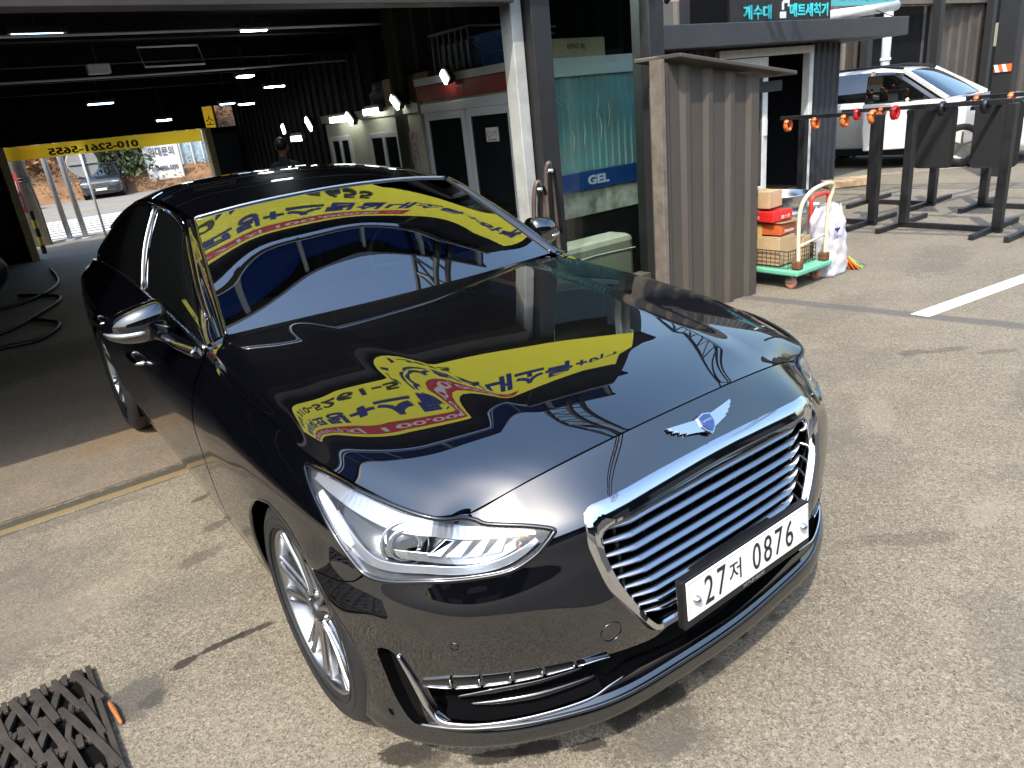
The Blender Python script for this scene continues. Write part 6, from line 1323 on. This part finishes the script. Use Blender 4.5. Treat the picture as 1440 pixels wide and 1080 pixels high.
for an in (2.2,5.3): b=MB(); b.tube([(5.05+.29*math.cos(an-.2),3.35+.29*math.sin(an-.2),.5),(5.05+.36*math.cos(an),3.35+.36*math.sin(an),.5),(5.05+.29*math.cos(an+.2),3.35+.29*math.sin(an+.2),.5)],.012,6); b.build('handle',M_ALU,t)
# translucent rubbish bag
def bag():
    rg=np.random.default_rng(11); n=40;m=26;V=[]
    for i in range(m):
        q=i/(m-1); z=.005+.60*q; rx=.155*(1+.06*math.sin(q*7))*(1-.25*max(0,(q-.75)/.25)**1.2); ry=.125*(1+.05*math.sin(q*5+1))*(1-.45*max(0,(q-.75)/.25))
        for j in range(n):
            a=2*math.pi*j/n; p=.6; c,s=math.cos(a),math.sin(a); cx=math.copysign(abs(c)**p,c);sy=math.copysign(abs(s)**p,s)
            w=1+.045*math.sin(a*5+q*9)+.035*math.sin(a*9-q*17)+.03*math.sin(a*3+q*31)+rg.normal(0,.012)
            V.append((4.60+rx*cx*w+.02*math.sin(q*6),2.56+ry*sy*w,z+.012*math.sin(a*6)*(q>.9)))
    F=[(i*n+j,i*n+(j+1)%n,(i+1)*n+(j+1)%n,(i+1)*n+j) for i in range(m-1) for j in range(n)]+[tuple(range(n))[::-1]]
    return V,F
mb=bpy.data.materials.new('bag_film'); mb.use_nodes=True; tn=mb.node_tree; pb=tn.nodes['Principled BSDF']; pb.inputs['Base Color'].default_value=(.78,.79,.83,1); pb.inputs['Roughness'].default_value=.28; tl=tn.nodes.new('ShaderNodeBsdfTranslucent'); tl.inputs[0].default_value=(.75,.76,.82,1); tp_=tn.nodes.new('ShaderNodeBsdfTransparent'); m1=tn.nodes.new('ShaderNodeMixShader'); m1.inputs[0].default_value=.3; m2=tn.nodes.new('ShaderNodeMixShader'); m2.inputs[0].default_value=.22; tn.links.new(pb.outputs[0],m1.inputs[1]); tn.links.new(tl.outputs[0],m1.inputs[2]); tn.links.new(m1.outputs[0],m2.inputs[1]); tn.links.new(tp_.outputs[0],m2.inputs[2]); tn.links.new(m2.outputs[0],tn.nodes['Material Output'].inputs[0])
BG=thing('rubbish_bag','bulging translucent white rubbish bag standing right of the trolley','bag',(4.6,2.56,0)); V,F=bag(); mk('film',V,F,mb,BG,smooth=True)
for k,(c,r,m) in enumerate((((4.56,2.54,.30),(.09,.07,.07),mat('rubbish_purple',(.42,.12,.36),.6)),((4.63,2.55,.16),(.09,.07,.08),mat('rubbish_yellow',(.72,.66,.16),.6)),((4.6,2.58,.45),(.10,.08,.09),mat('rubbish_white',(.75,.75,.75),.6)),((4.66,2.56,.08),(.07,.06,.06),mat('rubbish_blue',(.35,.5,.7),.6)))):
    o=lump('contents',None,None,c,r,m,20+k,.3,2); o.parent=BG; o.matrix_parent_inverse=BG.matrix_basis.inverted()
BM=frame((4.50,2.415,.42),(.9,-.1,0),(0,0,1)); b=MB()
for s in (-1,1): b.prism([(0,-.03),(s*.012,-.01),(s*.035,.005),(s*.03,.02),(s*.012,.012),(0,.022)],lambda x,y:(x,y,0),lambda x,y:(x,y,.002))
q=MB(); q.add(b.v,b.f,BM); q.build('printed_mark',M_BB,BG); text('bag_lettering','쓰레기',M_BB,frame((4.50,2.412,.355),(.9,-.1,0),(0,0,1)),.04,BG,.0005,width=.10,height=.025)
t=thing('red_handle_tool','red plastic handle rising behind the rubbish bag','tool',(4.7,2.72,0)); b=MB(); b.tube(crv([(4.63,2.74,.02),(4.62,2.74,.50),(4.63,2.74,.645),(4.70,2.72,.675),(4.80,2.70,.675),(4.815,2.70,.62),(4.80,2.70,.50)],5,False),.017,8); b.build('grip',mat('grip_red',(.70,.04,.02),.4),t,smooth=True)
t=thing('hand_broom','small broom with orange and green bristles beside the rubbish bag','broom',(4.8,2.44,0))
for k,(a,m) in enumerate(((.0,mat('bristle_orange',(.80,.14,.03),.6)),(.5,mat('bristle_green',(.25,.62,.08),.6)),(1.0,mat('bristle_purple',(.22,.15,.25),.6)))):
    b=MB()
    for q in range(26):
        u=RNG.uniform(-.05,.05);v=RNG.uniform(-.5,.5); b.tube([(4.78+u*.3,2.50,.15+.02*v),(4.83+u+.06*a,2.46-.05*v,.07),(4.86+u+.11*a,2.43-.09*v,.008)],[.005,.006,.004],4)
    o=b.build('bristles',m,t); o['kind']='stuff'
b=MB(); b.tube([(4.78,2.50,.14),(4.74,2.58,.45)],.014,8); b.build('handle',MATS['bristle_orange'],t,smooth=True)
t=thing('scrap_board','brown cardboard offcut on the asphalt in front of the white SUV','cardboard',(8.9,5.2,0)); b=MB(); b.box((9.75,5.25,.06),(.75,.35,.10),rz=-.6); b.build('board',M_CARD,t,bevel=.01)
b=MB(); b.box((5.05,1.15,.006),(.05,.03,.006),rz=.3); tag(b.build('paper_scrap',M_WHITE),'tiny white paper scrap on the yard near the racks','litter')
# ---------------- woven tyre-strip doormat ----------------
DM=thing('strip_doormat','dark doormat woven from rubber tyre strips at the bottom left','doormat',(-2.0,1.2,0)); M_ST=mat('strip_rubber',(.045,.037,.031),.55,noise=.45,nscale=16,bump=.25,bscale=90)
def strip(P,w,h,name='rubber_strip'):
    b=MB()
    for a,c in zip(P[:-1],P[1:]): pass
    V=[];n=len(P)
    for i,p in enumerate(P):
        p=Vector(p); t_=(Vector(P[min(i+1,n-1)])-Vector(P[max(i-1,0)])); t_.z=0; t_.normalize(); s=Vector((t_.y,-t_.x,0))*w/2; V+=[p-s,p+s,p+s+Vector((0,0,h)),p-s+Vector((0,0,h))]
    F=[(i*4+j,i*4+(j+1)%4,(i+1)*4+(j+1)%4,(i+1)*4+j) for i in range(n-1) for j in range(4)]+[(0,3,2,1),tuple((n-1)*4+j for j in range(4))]
    b.add(V,F); return b.build(name,M_ST,DM,bevel=.002)
b=MB(); b.b2((-2.4,.6,.0005),(-1.515,1.63,.004)); b.build('base_sheet',M_VOID,DM)
rg=np.random.default_rng(4); x=-1.512
rows=[1.61,1.44,1.27,1.10,.93,.76,.60]
strip([(-1.506,1.635,.0),(-1.500,1.35,.0),(-1.490,1.0,.0),(-1.48,.6,.0)],.017,.024); strip([(-1.53,1.63,.004),(-1.522,1.3,.004),(-1.51,.9,.004),(-1.505,.6,.004)],.015,.022)
for j in range(len(rows)-1):
    y1,y0=rows[j]+.02,rows[j+1]-.02; x=-1.55
    k=0
    while x>-2.35:
        lean=(.055 if k%2 else -.05)+rg.normal(0,.012); zz=.006 if k%2 else .012
        strip([(x,y1,zz),(x-lean*.45,(y0+y1)/2+.01,zz+.006),(x-lean,y0,zz)],rg.uniform(.018,.025),.016); x-=rg.uniform(.022,.033); k+=1
for y in rows:
    strip([(-2.4,y+rg.normal(0,.004),.002),(-2.0,y+rg.normal(0,.006),.003),(-1.7,y+rg.normal(0,.006),.003),(-1.52,y,.002)],.018,.014,'cross_strip')
    x=-1.545
    while x>-2.35: strip([(x,y+.030,.014),(x+rg.normal(0,.004),y-.030,.014)],rg.uniform(.012,.018),.012,'rubber_strip'); x-=rg.uniform(.022,.034)
b=MB(); b.tube(crv([(-1.478,1.40,.012),(-1.470,1.34,.016),(-1.462,1.27,.010)],4,False),[.004,.006,.007,.008,.008,.007,.006,.006,.003],8); tag(b.build('orange_stub',mat('stub_orange',(.36,.13,.03),.6,noise=.5,nscale=40)),'small orange plastic stub lying against the doormat edge','litter')
